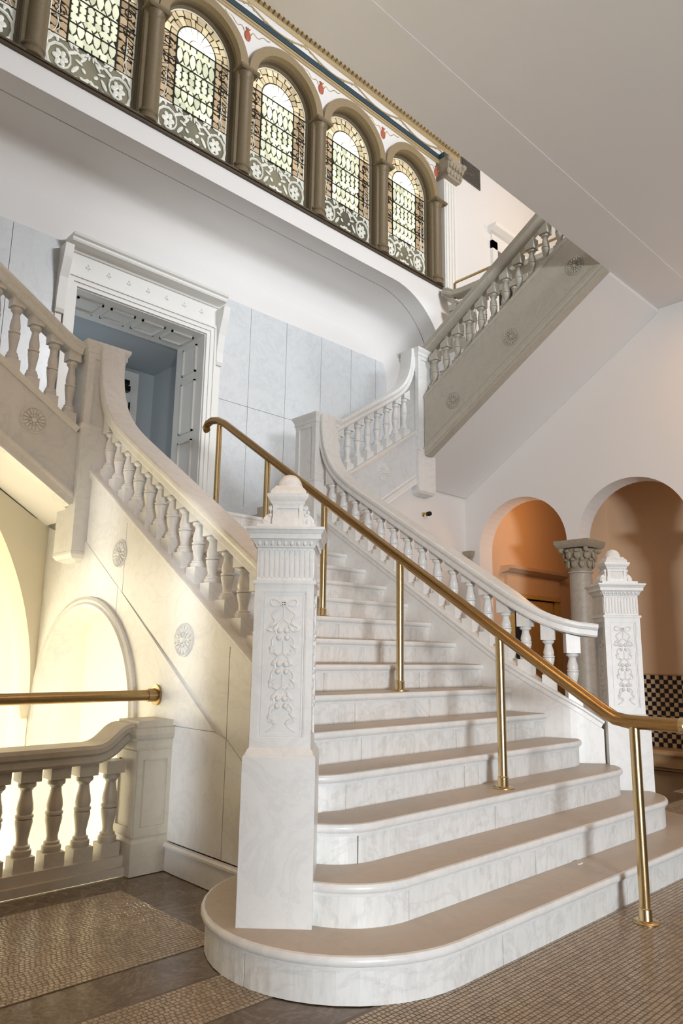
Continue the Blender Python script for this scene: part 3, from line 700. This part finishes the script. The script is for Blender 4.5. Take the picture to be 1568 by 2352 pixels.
for xa, xb in ((DX0-.215, DX0-.125), (DX1+.125, DX1+.215)):
    MB().prism([(YB, 4.62), (YB-.06, 4.62), (YB-.075, 4.66), (YB-.07, 4.78), (YB-.10, 5.0), (YB-.16, 5.2), (YB-.19, 5.34), (YB, 5.34)], 'x', xa, xb).build('console', 'paint', d1)
    MB().box((xa+.01, YB-.035, ZL), (xb-.01, YB, 4.62)).build('pilaster_strip', 'paint', d1)
def bud():
    q = MB()
    for k in range(3): q.ball((.02*math.cos(PI/2+k*2*PI/3), -.004, .02*math.sin(PI/2+k*2*PI/3)), .012, .007, .012, 8, 4)
    q.tube([(0, -.003, -.01), (0, -.003, -.04)], .004, 5); return q.mesh('carved_bud', M['paint'])
BUD = bud()
for k in range(7): inst('carved_bud', BUD, d1, Matrix.Translation((DX0+.10+k*(DX1-DX0-.2)/6, YB-.04, 5.235)))
# panelled reveals of the doorway
rv = MB(); yd = YB+.62
rv.box((DX0-.06, YB-.005, ZL), (DX0+.012, yd, DZ)).box((DX1-.012, YB-.005, ZL), (DX1+.06, yd, DZ)).box((DX0+.012, YB-.005, DZ-.012), (DX1-.012, yd, DZ+.06))
rv.build('reveal', 'paint', d1)
pm = MB()
for k in range(4):
    xa = DX0+.09+k*.385; 
    for a, b in (((xa, YB+.15), (xa+.30, YB+.17)), ((xa, YB+.43), (xa+.30, YB+.45)), ((xa, YB+.15), (xa+.02, YB+.45)), ((xa+.28, YB+.15), (xa+.30, YB+.45))): pm.box((*a, DZ-.034), (*b, DZ-.01))
for z0_, z1_ in ((2.7, 3.7), (3.8, 4.45), (4.55, 4.9)):
    for a, b in (((YB+.15, z0_), (YB+.17, z1_)), ((YB+.43, z0_), (YB+.45, z1_)), ((YB+.15, z0_), (YB+.45, z0_+.02)), ((YB+.15, z1_-.02), (YB+.45, z1_))): pm.box((DX1-.034, *a), (DX1-.01, *b))
pm.build('reveal_panel', 'paint', d1)
rm = sroot('wall_vestibule')
MB().box((-2.6, yd, ZL-.1), (-2.5, 7.3, 5.1)).box((-.02, yd, ZL-.1), (.08, 7.3, 5.1)).box((-2.6, 7.2, ZL-.1), (.08, 7.3, 5.1)).box((-2.6, yd, 5.0), (.08, 7.3, 5.1)).box((-2.6, YB, ZL-.15), (.08, 7.3, ZL-.1+.1)).build('vestibule_shell', 'bluewall', rm)
d4 = sroot('door_4')
MB().box((-1.35, 7.13, ZL), (-.28, 7.2, 4.93)).build('door_frame', 'paint', d4)
MB().box((-1.22, 7.10, ZL), (-.42, 7.13, 4.80)).build('door_leaf', 'paint', d4)
MB().box((-1.0, 7.02, 4.70), (-.46, 7.10, 4.76)).box((-.75, 6.99, 4.60), (-.46, 7.08, 4.67)).box((-1.0, 7.0, 4.73), (-.5, 7.04, 4.75)).build('door_closer', 'blackmetal', d4)
MB().box((-.425, 7.08, 4.35), (-.405, 7.12, 4.48)).build('hinge', 'blackmetal', d4)

# ------------------------------------------------------------------ recess ceiling, fascia under the windows
wf = sroot('wall_front')
XJ, RC = 3.2, 1.1
def opening(off, n=24): return [(-6, 6.30-off), (XJ-RC, 6.30-off)]+[(x, z) for x, z in arc(XJ-RC, 6.30-RC, RC-off, 90, 0, n)]+[(XJ-off, ZQ)]
op = opening(0)
MB().prism(op+[(3.62, ZQ), (3.62, 6.56), (-6, 6.56)], 'y', YF, YF+.26).build('fascia', 'plaster', wf)
rings = [[(x, y, z) for x, z in opening(off)] for y, off in ((YF+.25, -.02), (YF+.275, -.02), (YF+.275, 0), (YF+.40, 0))]
rings += [[(x, YF+.40+.50*math.sin(a*PI/20), z) for x, z in opening(.42*(1-math.cos(a*PI/20)))] for a in range(1, 11)]
mbv = MB().loft(rings, False, False, False)
vo = mbv.build('recess_cove', 'plaster', wf); 
for p in vo.data.polygons: p.use_smooth = True
vo.data.set_sharp_from_angle(angle=math.radians(40))
MB().box((-6, YF-.03, 6.54), (3.14, YF+.02, 6.60)).box((-6, YF-.05, 6.565), (3.14, YF+.02, 6.585)).build('window_sill', 'giltdark', wf)

# ------------------------------------------------------------------ stained glass arcade
PT = 1.18; SPR = 7.93; RO = .48; GY = YF+.13
wins = [AX+PT*j for j in (-2, -1, 0, 1, 2, 3)]
GW, FWD = .447, .25           # half widths of the glass and of the pale centre field
GZ0, GZ1 = 6.62, 7.06          # bottom flower panel
def arch_path(c, r, z0): return [(c-r, z0)]+arc(c, SPR, r, 180, 0, 24)+[(c+r, z0)]
def arch_sides(path):
    out = []
    for i in range(len(path)):
        a, b = path[max(i-1, 0)], path[min(i+1, len(path)-1)]; t = Vector((b[0]-a[0], b[1]-a[1])).normalized(); out.append((-t.y, 0, t.x))
    return out
def hexpane(wd, h, p): return [(-wd/2, -h/2+p), (0, -h/2), (wd/2, -h/2+p), (wd/2, h/2-p), (0, h/2), (-wd/2, h/2-p)]
def vesica(wd, h): return [(0, -h/2), (wd*.36, -h*.28), (wd/2, 0), (wd*.36, h*.28), (0, h/2), (-wd*.36, h*.28), (-wd/2, 0), (-wd*.36, -h*.28)]
def diamond(wd, h): return [(0, -h/2), (wd/2, 0), (0, h/2), (-wd/2, 0)]
def pane_mesh(poly, mat, t=.008):
    k = .86; mb = MB(); n = len(poly); c = (sum(p[0] for p in poly)/n, sum(p[1] for p in poly)/n)
    q = [(c[0]+(x-c[0])*k, c[1]+(z-c[1])*k) for x, z in poly]
    mb.loft([[(x, 0, z) for x, z in poly], [(x, -t*.5, z) for x, z in poly], [(x, -t, z) for x, z in q]])
    return mb.mesh('pane', M[mat])
cw = 2*FWD/6
P_HEX = pane_mesh(hexpane(cw-.016, .098, .024), 'glass_field'); P_VES = pane_mesh(vesica(cw*.93, .20), 'glass_field'); P_DIA = pane_mesh(diamond(cw*.66, .078), 'glass_field'); P_REC = pane_mesh([(-cw/2+.008, -.046), (cw/2-.008, -.046), (cw/2-.008, .046), (-cw/2+.008, .046)], 'glass_field')
bw = (GW-.02-FWD)/2
QV = []
for k in range(6):
    rr = random.Random(20+k); j = lambda: rr.uniform(-.016, .016); hw_ = bw/2-.006
    QV.append(pane_mesh([(-hw_, -.036+j()), (j(), -.046+j()*.4), (hw_, -.036+j()), (hw_, .034+j()), (j(), .044+j()*.4), (-hw_, .034+j())], 'glass_amber'))
def wedge(r0_, r1_, a0, a1, mat):
    n = 4; return pane_mesh(arc(0, 0, r1_, a0, a1, n)+arc(0, 0, r0_, a1, a0, n), mat, .006)
WA = [180, 166, 150, 139, 123, 108, 97, 80, 66, 52, 38, 25, 11, 0]
WEDGE_A = [wedge(FWD+.012, FWD+.085+.02*(k % 2), WA[k]-1, WA[k+1]+1, 'glass_honey') for k in range(13)]+[wedge(FWD+.098+.02*(k % 2), GW-.022, WA[k]-1-4*(k > 0), WA[k+1]+1-4*(k < 12), 'glass_honey') for k in range(13)]
WEDGE_I = [wedge(.10, FWD-.006, 180-22.5*k-1.2, 180-22.5*(k+1)+1.2, 'glass_top') for k in range(8)]
HALF = pane_mesh(arc(0, 0, .092, 0, 180, 10), 'glass_top', .008)
def scroll_mesh():
    mb = MB()
    def tb(pts, r): mb.tube([(u, -.012, z) for u, z in pts], r, 6)
    for sd in (-1, 1):
        S = lambda pts: [(sd*u, z) for u, z in pts]
        cx, cz_ = .30, .17
        sp = [(cx+(.148-.006*k)*math.cos(.55*k-1.2), cz_+(.148-.006*k)*math.sin(.55*k-1.2)) for k in range(13)]
        tb(S(sp), [.017-.0007*k for k in range(13)])
        for k in range(6):
            a = k*PI/3; q = MB().ball((0, 0, 0), .036, .008, .026, 8, 4); q.xform(Matrix.Translation((sd*(cx+.045*math.cos(a)), -.014, cz_+.045*math.sin(a))) @ Matrix.Rotation(-a if sd > 0 else a, 4, 'Y')); mb.add(q.v, q.f, True)
        for u, z, a, b, rot in ((.43, .06, .05, .014, -.8), (.42, .30, .05, .014, .9), (.18, .05, .06, .016, .3), (.15, .14, .045, .014, .9), (.05, .07, .045, .014, -.5), (.43, .20, .04, .011, 1.5), (.20, .27, .045, .012, .5), (.36, .345, .05, .012, .2), (.36, .02, .05, .011, .1), (.09, .03, .04, .010, .1), (.27, .025, .045, .010, -.2)):
            q = MB().ball((0, 0, 0), a*1.25, .007, b*1.45, 8, 4); q.xform(Matrix.Translation((sd*u, -.012, z)) @ Matrix.Rotation(sd*rot, 4, 'Y')); mb.add(q.v, q.f, True)
        rl = random.Random(5)
        for k in range(60):
            u, z = rl.uniform(.02, .43), rl.uniform(.02, .36)
            if math.hypot(u-cx, z-cz_) < .16: continue
            q = MB().ball((0, 0, 0), rl.uniform(.024, .048), .006, rl.uniform(.010, .019), 8, 4); q.xform(Matrix.Translation((sd*u, -.011, z)) @ Matrix.Rotation(sd*rl.uniform(-1.5, 1.5), 4, 'Y')); mb.add(q.v, q.f, True)
        tb(S(bez((.0, .10), (.08, .02), (.16, .10), (.22, .04), 10)), .009)
        tb(S(bez((.44, .34), (.30, .40), (.38, .62), (.35, .72), 10)), .005)
        tb(S(bez((.36, .40), (.28, .46), (.42, .52), (.36, .60), 10)), .005)
    return mb.mesh('scrollwork', M['white_glass'])
SCR = scroll_mesh()
def vine_mesh():
    mb = MB()
    for sd in (-1, 1):
        for k in range(3):
            c = (sd*.355, 7.36+k*.22-.0)
            mb.tube([(c[0]+(.075-.005*q)*math.cos(.6*q), -.01, c[1]+(.075-.005*q)*math.sin(.6*q)) for q in range(14)], .0055, 5)
            for q in range(4): mb.ball((c[0]+.05*math.cos(q*1.6+k), -.008, c[1]+.06*math.sin(q*1.6+k)), .016, .004, .009, 6, 4)
            mb.tube([(sd*.44, -.01, c[1]-.11), (sd*.30, -.01, c[1]-.03), (sd*.43, -.01, c[1]+.07), (sd*.35, -.01, c[1]+.11)], .0042, 5)
    return mb.mesh('lead_vine', M['lead'])
VINE = vine_mesh()
for wi, c in enumerate(wins):
    wn = sroot('window_%d' % (wi+1), ['leftmost stained glass window, cut by the picture edge', 'second stained glass arched window from the left', 'third stained glass arched window from the left', 'fourth stained glass arched window from the left', 'fifth stained glass arched window from the left', 'rightmost stained glass arched window beside the pilaster'][wi])
    ap = arch_path(c, GW, GZ0)
    MB().prism([(x, z) for x, z in ap], 'y', GY+.012, GY+.03).build('backing_glass', 'darkglass', wn)
    # stepped brown reveal mouldings
    for r, yy, mat, wd in ((.482, YF+.0, 'gilt', .012), (.472, YF+.045, 'giltdark', .014), (.462, YF+.085, 'gilt', .02)):
        p = arch_path(c, r, 6.58); MB().sweep([(x, yy+.03, z) for x, z in p], [(-.03, -.03), (wd*.5, -.03), (wd, -.015), (wd, .008), (wd*.4, .03), (-.03, .04)], [(s[0]*-1, 0, s[2]*-1) for s in arch_sides(p)]).build('reveal_moulding', mat, wn)
    p = [(c-RO, SPR)]+arc(c, SPR, RO, 180, 0, 28)
    p = arc(c, SPR, RO+.05, 180, 0, 28)
    MB().sweep([(x, YF-.01, z) for x, z in p], [(-.055, -.06), (-.055, .015), (-.035, .03), (.01, .022), (.03, .035), (.055, .03), (.055, -.06)], [(s[0], 0, s[2]) for s in arch_sides(p)]).build('archivolt', 'archgold', wn)
    # white spandrel with painted medallion, brown pier legs
    l, r_ = c-PT/2, c+PT/2
    MB().prism([(l, SPR), (c-RO-.02, SPR)]+arc(c, SPR, RO+.02, 180, 0, 28)[1:]+[(r_, SPR), (r_, 8.62), (l, 8.62)], 'y', YF, YF+.16).build('spandrel', 'plaster', wn)
    MB().box((l, YF+.03, 6.56), (c-RO, YF+.3, SPR+.02)).box((c+RO, YF+.03, 6.56), (r_, YF+.3, SPR+.02)).build('pier', 'giltdark', wn)
    # round column on the right of this window
    mb = MB().lathe([(.105, 6.58), (.105, 6.63), (.098, 6.64), (.112, 6.66), (.108, 6.68), (.088, 6.70), (.086, 7.78), (.092, 7.79), (.092, 7.805), (.086, 7.81), (.09, 7.84), (.115, 7.88)], (r_, YF+.02, 0), 18)
    mb.square([(.115, 7.88), (.132, 7.895), (.132, 7.925), (.118, 7.93)], (r_, YF+.02, 0)); mb.build('column', 'gilt', wn)
    md = MB().ball((r_, YF-.002, 8.43), .05, .016, .075, 12, 6)
    for a in (-1, 0, 1): md.tube([(r_, YF-.006, 8.49), (r_+a*.03, YF-.012, 8.53)], .007, 5)
    md.build('medallion', 'red', wn)
    vn = MB()
    for sd in (-1, 1): vn.tube([(r_+sd*u, YF-.002, z) for u, z in bez((.05, 8.47), (.10, 8.60), (.12, 8.42), (.20, 8.53), 10)+bez((.20, 8.53), (.25, 8.59), (.28, 8.52), (.33, 8.57), 8)[1:]], .006, 5)
    vn.build('painted_vine', 'goldpaint', wn)
    if wi == 1 or True:
        Y = GY
        def put(me, x, z): return inst('pane', me, wn, Matrix.Translation((c+x, Y, z)))
        # centre field: bands of pointed ovals, hexagons and quarries
        z = GZ1+.02
        for col in range(6):
            x = -FWD+cw*(col+.5); 
            put(P_REC, x, 7.12)
        for band, z in enumerate((7.26, 7.72)):
            for col in range(6):
                x = -FWD+cw*(col+.5); put(P_VES, x, z+.01)
            for col in range(5):
                x = -FWD+cw*(col+1); put(P_DIA, x, z+.115); put(P_DIA, x, z-.095)
        for row in range(3):
            for col in range(6): put(P_HEX, -FWD+cw*(col+.5), 7.405+.085*row+(.02 if col % 2 else -.02))
        for col in range(6): put(P_REC, -FWD+cw*(col+.5), 7.875)
        # amber borders
        for sd in (-1, 1):
            for col in range(2):
                for row in range(9): put(QV[(row*2+col+wi) % 6], sd*(FWD+.006+bw*(col+.5)), GZ1+.05+.097*row)
        for q in range(26): put(WEDGE_A[q], 0, SPR)
        for q in range(8): put(WEDGE_I[q], 0, SPR)
        put(HALF, 0, SPR)
    MB().box((c-GW, GY-.004, GZ0), (c+GW, GY+.012, GZ1)).build('flower_panel', 'glass_low', wn)
    inst('scrollwork', SCR, wn, Matrix.Translation((c, GY, GZ0+.02)) @ Matrix.Diagonal((1, 1, 1.2, 1)))
    inst('lead_vine', VINE, wn, Matrix.Translation((c, GY, 0)))
    sb = MB()
    for z in (GZ1+.01, 7.30, 7.60, 7.92): sb.box((c-GW, GY-.018, z-.005), (c+GW, GY-.006, z+.005))
    for sd in (-1, 1): sb.box((c+sd*FWD-.003, GY-.012, GZ1), (c+sd*FWD+.003, GY, SPR))
    sb.build('saddle_bar', 'lead', wn)
    bd = [(x, GY-.006, z) for x, z in arch_path(c, GW-.012, GZ0)]
    MB().sweep(bd, [(-.007, -.006), (-.007, .004), (.007, .004), (.007, -.006)], [(s[0], 0, s[2]) for s in arch_sides([(p[0], p[2]) for p in bd])]).build('border_strip', 'white_glass', wn)
# entablature
en = sroot('trim_1', 'painted entablature above the stained glass windows')
X0, X1 = -5.5, 3.45
MB().box((X0, YF-.02, 8.60), (X1, YF+.3, 8.64)).box((X0, YF-.03, 8.635), (X1, YF+.3, 8.66)).build('architrave_band', 'goldpaint', en)
MB().box((X0, YF-.035, 8.665), (3.10, YF+.3, 8.745)).box((3.08, YF-.13, 8.665), (3.48, YF+.1, 8.745)).build('navy_band', 'navy', en)
MB().box((X0, YF-.01, 8.75), (X1, YF+.3, 8.9)).build('frieze', 'plaster', en)
sw = MB()
for k in range(10):
    x = X0+.5+k*.9
    sw.tube([(x+.9*t/12, YF-.014, 8.87-.10*math.sin(PI*t/12)) for t in range(13)], .013, 6)
    for t in range(1, 12, 2): sw.ball((x+.9*t/12, YF-.016, 8.86-.10*math.sin(PI*t/12)), .02, .01, .016, 6, 4)
    sw.ball((x, YF-.016, 8.865), .03, .012, .03, 8, 4)
sw.build('gilded_swag', 'goldpaint', en)
MB().prism([(YF+.2, 8.89), (YF-.02, 8.89), (YF-.05, 8.92), (YF-.05, 8.985), (YF-.13, 9.0), (YF-.19, 9.06), (YF-.21, 9.12), (YF-.25, 9.16), (YF-.26, 9.22), (YF+.2, 9.22)], 'x', X0, 3.6).build('cornice', 'goldpaint', en)
dn = MB()
for k in range(int((3.6-X0)/.075)): dn.box((X0+.075*k, YF-.105, 8.925), (X0+.075*k+.045, YF-.04, 8.985))
stuff(dn.build('dentil_row', 'goldpaint', en))
pz = sroot('trim_2', 'white fluted pilaster with leafy capital at the end of the windows')
pl_ = MB().box((3.15, YF-.07, 6.5), (3.44, YF+.1, 8.36)).box((3.12, YF-.1, 6.42), (3.47, YF+.1, 6.5))
for k in range(4): pl_.box((3.175+.066*k, YF-.085, 6.56), (3.215+.066*k, YF-.06, 8.3))
pl_.build('pilaster', 'paint', pz)
cp = MB().square([(.15, 8.36), (.16, 8.38), (.15, 8.42), (.20, 8.58), (.21, 8.66)], (3.295, YF-.0, 0))
for k in range(5):
    cp.ball((3.14+.075*k, YF-.16, 8.44), .035, .03, .06, 8, 5); cp.ball((3.16+.07*k, YF-.19, 8.54), .035, .035, .05, 8, 5)
for s in (-1, 1): cp.ball((3.295+s*.17, YF-.2, 8.62), .055, .05, .05, 10, 6)
cp.build('leafy_capital', 'capital', pz)
MB().box((3.44, YF, ZG), (4.55, YF+.25, 11)).box((5.6, YF, ZG), (9, YF+.25, 11)).box((4.55, YF, 7.78), (5.6, YF+.25, 11)).build('wall_gallery', 'plaster').__setitem__('kind', 'structure')
MB().box((-6, YF, 9.2), (3.5, YF+.25, 11)).build('wall_upper', 'plaster').__setitem__('kind', 'structure')
vg = thing('vent_grille', 'dark rectangular air vent grille high on the wall beside the cornice', 'vent', (3.91, YF-.01, 8.87))
MB().box((3.66, YF-.02, 8.68), (4.17, YF-.002, 9.05)).build('frame', 'grille', vg)
for k in range(12): MB().box((3.685, YF-.032, 8.70+.0275*k), (4.145, YF-.02, 8.715+.0275*k)).build('slat', 'grille', vg)
d2 = sroot('door_2', 'white door surround with dark opening on the upper gallery')
MB().box((4.43, YF-.05, ZG), (4.57, YF, 7.9)).box((5.58, YF-.05, ZG), (5.72, YF, 7.9)).box((4.43, YF-.05, 7.76), (5.72, YF, 7.9)).build('architrave', 'paint', d2)
MB().box((4.45, YF-.03, 7.9), (5.7, YF, 8.05)).build('frieze', 'paint', d2)
MB().prism([(YF, 8.02), (YF-.08, 8.04), (YF-.16, 8.09), (YF-.18, 8.14), (YF, 8.14)], 'x', 4.36, 5.8).build('cornice', 'paint', d2)
MB().box((4.55, YF+.15, ZG), (5.6, YF+.2, 7.8)).build('dark_opening', 'black', d2)

# ------------------------------------------------------------------ ground floor ceiling: beam and field
struct(MB().box((-9, .98, 5.06), (6.4, 1.44, 5.35)).build('ceiling_beam', 'plaster'))
struct(MB().box((-9, -6.8, 5.065), (6.4, .98, 5.35)).build('ceiling', 'plaster'))
struct(MB().box((-9, -6.8, 11), (9, 9, 11.2)).build('ceiling_upper', 'plaster'))
# ------------------------------------------------------------------ right side: wall under the side flight, arcade, niche, corridor
MB().prism([(.18, 0), (1.87, 0), (1.87, 3.36), (1.57, SL*1.57+2.20), (.18, SL*.18+2.20)], 'y', 3.84, 4.0).build('wall_stair_side', 'plaster').__setitem__('kind', 'structure')
MB().box((1.75, 4.14, 0), (3.1, 4.28, ZQ-.02)).box((1.74, 3.98, 0), (1.86, 4.2, 3.3)).build('wall_recess', 'plaster').__setitem__('kind', 'structure')
XA = 3.0; ZS = 2.56
A2, A1 = (1.90, .64), (3.30, .62)
A3 = (.38, .64)
poly = [(-2.5, 0), (A3[0]-A3[1], 0), (A3[0]-A3[1], ZS)]+arc(A3[0], ZS, A3[1], 180, 0, 26)[1:]+[(A2[0]-A2[1], ZS)]+arc(A2[0], ZS, A2[1], 180, 0, 26)[1:]+arc(A1[0], ZS, A1[1], 180, 0, 26)+[(A1[0]+A1[1], 0), (4.3, 0), (4.3, 5.2), (-2.5, 5.2)]
MB().prism(poly, 'x', XA, XA+.28).build('wall_right', 'plaster').__setitem__('kind', 'structure')
wu = struct(MB().box((4.0, -2.5, 0), (4.15, 2.66, 5.0)).build('wall_niche_back', 'amberwall'))
struct(MB().box((XA+.28, 2.66, 0), (4.15, 2.76, 5.0)).build('wall_niche_left', 'amberwall'))
struct(MB().box((XA+.28, -2.6, 0), (4.15, -2.5, 5.0)).build('wall_niche_right', 'amberwall'))
struct(MB().box((XA+.1, 4.05, 0), (6.3, 4.15, 5.0)).build('wall_corridor', 'amberwall'))
struct(MB().box((6.2, 2.76, 0), (6.3, 4.05, 5.0)).build('wall_corridor_end', 'amberwall'))
struct(MB().box((XA+.28, -2.5, 3.45), (4.0, 2.66, 3.55)).build('ceiling_niche', 'amberwall'))
struct(MB().box((XA+.28, 2.76, 4.0), (6.2, 4.05, 4.1)).build('ceiling_corridor', 'amberwall'))
def stone_column(y, lab, r=.135):
    t = thing('stone_column', lab, 'column', (XA+.14, y, 0), 'arcade columns'); c = (XA+.14, y, 0)
    MB().square([(.2, 0), (.2, .10), (.18, .11)], c).lathe([(.19, .11), (.195, .14), (.18, .165), (.165, .17), (.17, .2), (.15, .215), (r, .23)], c, 24).build('base', 'columnstone', t)
    MB().lathe([(r, .22), (r, 1.2), (r*.93, 2.18), (r*1.04, 2.185), (r*1.04, 2.205), (r*.93, 2.21)], c, 24).build('shaft', 'columnstone', t)
    q = MB().lathe([(r*.93, 2.2), (r*.98, 2.28), (r*1.15, 2.38), (.19, 2.46)], c, 20)
    for ring, (rad, z, s) in enumerate(((r+.012, 2.29, .045), (r+.04, 2.39, .05))):
        for k in range(10):
            a = 2*PI*(k+ring*.5)/10; b = MB().ball((rad, 0, z), .022, s*.8, .055, 8, 5); b.ball((rad+.025, 0, z+.045), .02, s*.6, .018, 8, 4)
            b.xform(Matrix.Translation((c[0], c[1], 0)) @ Matrix.Rotation(a, 4, 'Z')); q.add(b.v, b.f, True)
    for k in range(4):
        a = PI/4+k*PI/2; b = MB().ball((.215, 0, 2.455), .04, .03, .04, 8, 5); b.xform(Matrix.Translation((c[0], c[1], 0)) @ Matrix.Rotation(a, 4, 'Z')); q.add(b.v, b.f, True)
    q.square([(.185, 2.475), (.2, 2.49), (.215, 2.53), (.215, 2.56)], c); q.build('leafy_capital', 'capital', t)
stone_column(2.60, 'grey stone column with leafy capital between the two right arches, behind the newel')
stone_column(4.21, 'grey stone column half hidden behind the right stair rail')
stone_column(1.12, 'grey stone column at the right edge, beyond the checkered niche')
# checkered tile wainscot and bench in the niche
tb = thing('niche_bench', 'low amber stone bench below black and buff checkered tiles in the right niche', 'bench', (3.85, 1.8, 0))
MB().box((3.72, -.6, .04), (4.0, 2.66, .17)).box((3.76, -.6, 0), (4.0, 2.66, .04)).build('bench_front', 'benchstone', tb)
MB().prism([(3.68, .17), (4.0, .17), (4.0, .225), (3.70, .225), (3.67, .21), (3.67, .185)], 'y', -.6, 2.66).build('bench_seat', 'benchstone', tb)
ts = .0505
for nm, par, mat in (('dark_tile', 0, 'darktile'), ('buff_tile', 1, 'lighttile')):
    q = MB()
    for i in range(32):
        for j in range(16):
            if (i+j) % 2 == par:
                ya, za = 1.02+ts*i, .225+ts*j; e = .0015
                q.loft([[(4.0, ya+e, za+e), (4.0, ya+ts-e, za+e), (4.0, ya+ts-e, za+ts-e), (4.0, ya+e, za+ts-e)], [(3.990, ya+e*2, za+e*2), (3.990, ya+ts-e*2, za+e*2), (3.990, ya+ts-e*2, za+ts-e*2), (3.990, ya+e*2, za+ts-e*2)]])
    stuff(q.build(nm, mat, wu))
MB().box((3.985, 1.0, 1.033), (4.0, 2.66, 1.05)).build('tile_border', 'benchstone', wu)
# corridor door
d3 = sroot('door_3', 'amber lit doorway with moulded crown seen through the left arch')
yD = 4.05
MB().prism([(yD, 2.34), (yD-.10, 2.36), (yD-.16, 2.40), (yD-.18, 2.44), (yD, 2.44)], 'x', 3.66, 5.2).build('cornice', 'amberwall', d3)
MB().box((3.74, yD-.05, 2.06), (5.1, yD, 2.36)).build('frieze', 'amberwall', d3)
MB().box((3.74, yD-.06, 0), (3.88, yD, 2.06)).box((4.96, yD-.06, 0), (5.1, yD, 2.06)).box((3.74, yD-.08, 2.02), (5.1, yD, 2.08)).build('architrave', 'oak', d3)
MB().box((3.88, yD-.01, 0), (4.96, yD-.004, 2.02)).build('dark_opening', 'black', d3)
lf = MB().box((4.2, yD-.05, 0), (4.9, yD-.012, 2.0))
for z0_, z1_ in ((.2, .9), (1.05, 1.85)):
    for a, b in (((4.3, z0_), (4.33, z1_)), ((4.77, z0_), (4.8, z1_)), ((4.3, z0_), (4.8, z0_+.03)), ((4.3, z1_-.03), (4.8, z1_))): lf.box((a[0], yD-.065, a[1]), (b[0], yD-.05, b[1]))
lf.build('door_leaf', 'oak', d3)
sp = thing('wall_spotlight', 'small dark spotlight fixed on the plaster wall below the pier', 'light fixture', (1.78, 3.83, 2.83))
MB().lathe([(.03, 0), (.03, .01), (.012, .014), (.012, .05)], (0, 0, 0), 12).xform(Matrix.Translation((1.78, 3.84, 2.85)) @ Matrix.Rotation(PI/2, 4, 'X')).build('wall_plate', 'brass', sp)
MB().lathe([(.012, 0), (.022, .01), (.028, .05), (.026, .07)], (0, 0, 0), 12).xform(Matrix.Translation((1.78, 3.79, 2.85)) @ Matrix.Rotation(PI*.42, 4, 'Y')).build('lamp_head', 'blackmetal', sp)
# paper crumbs on the lowest tread
pc = MB()
for k in range(5): pc.ball((-1.02+.03*k*random.random(), .47+.012*random.random(), RI+.003), .011-.001*k, .006, .003, 6, 3)
tag(pc.build('paper_scrap', 'paper'), 'tiny white paper scraps lying on the lowest stair tread', 'litter')

# added unseen wall, blocks the key light from the balcony and left floor
MB().box((-9, -2.78, 0), (-4.62, -2.62, 5.06)).build('wall_light_blocker', 'plaster').__setitem__('kind', 'structure')
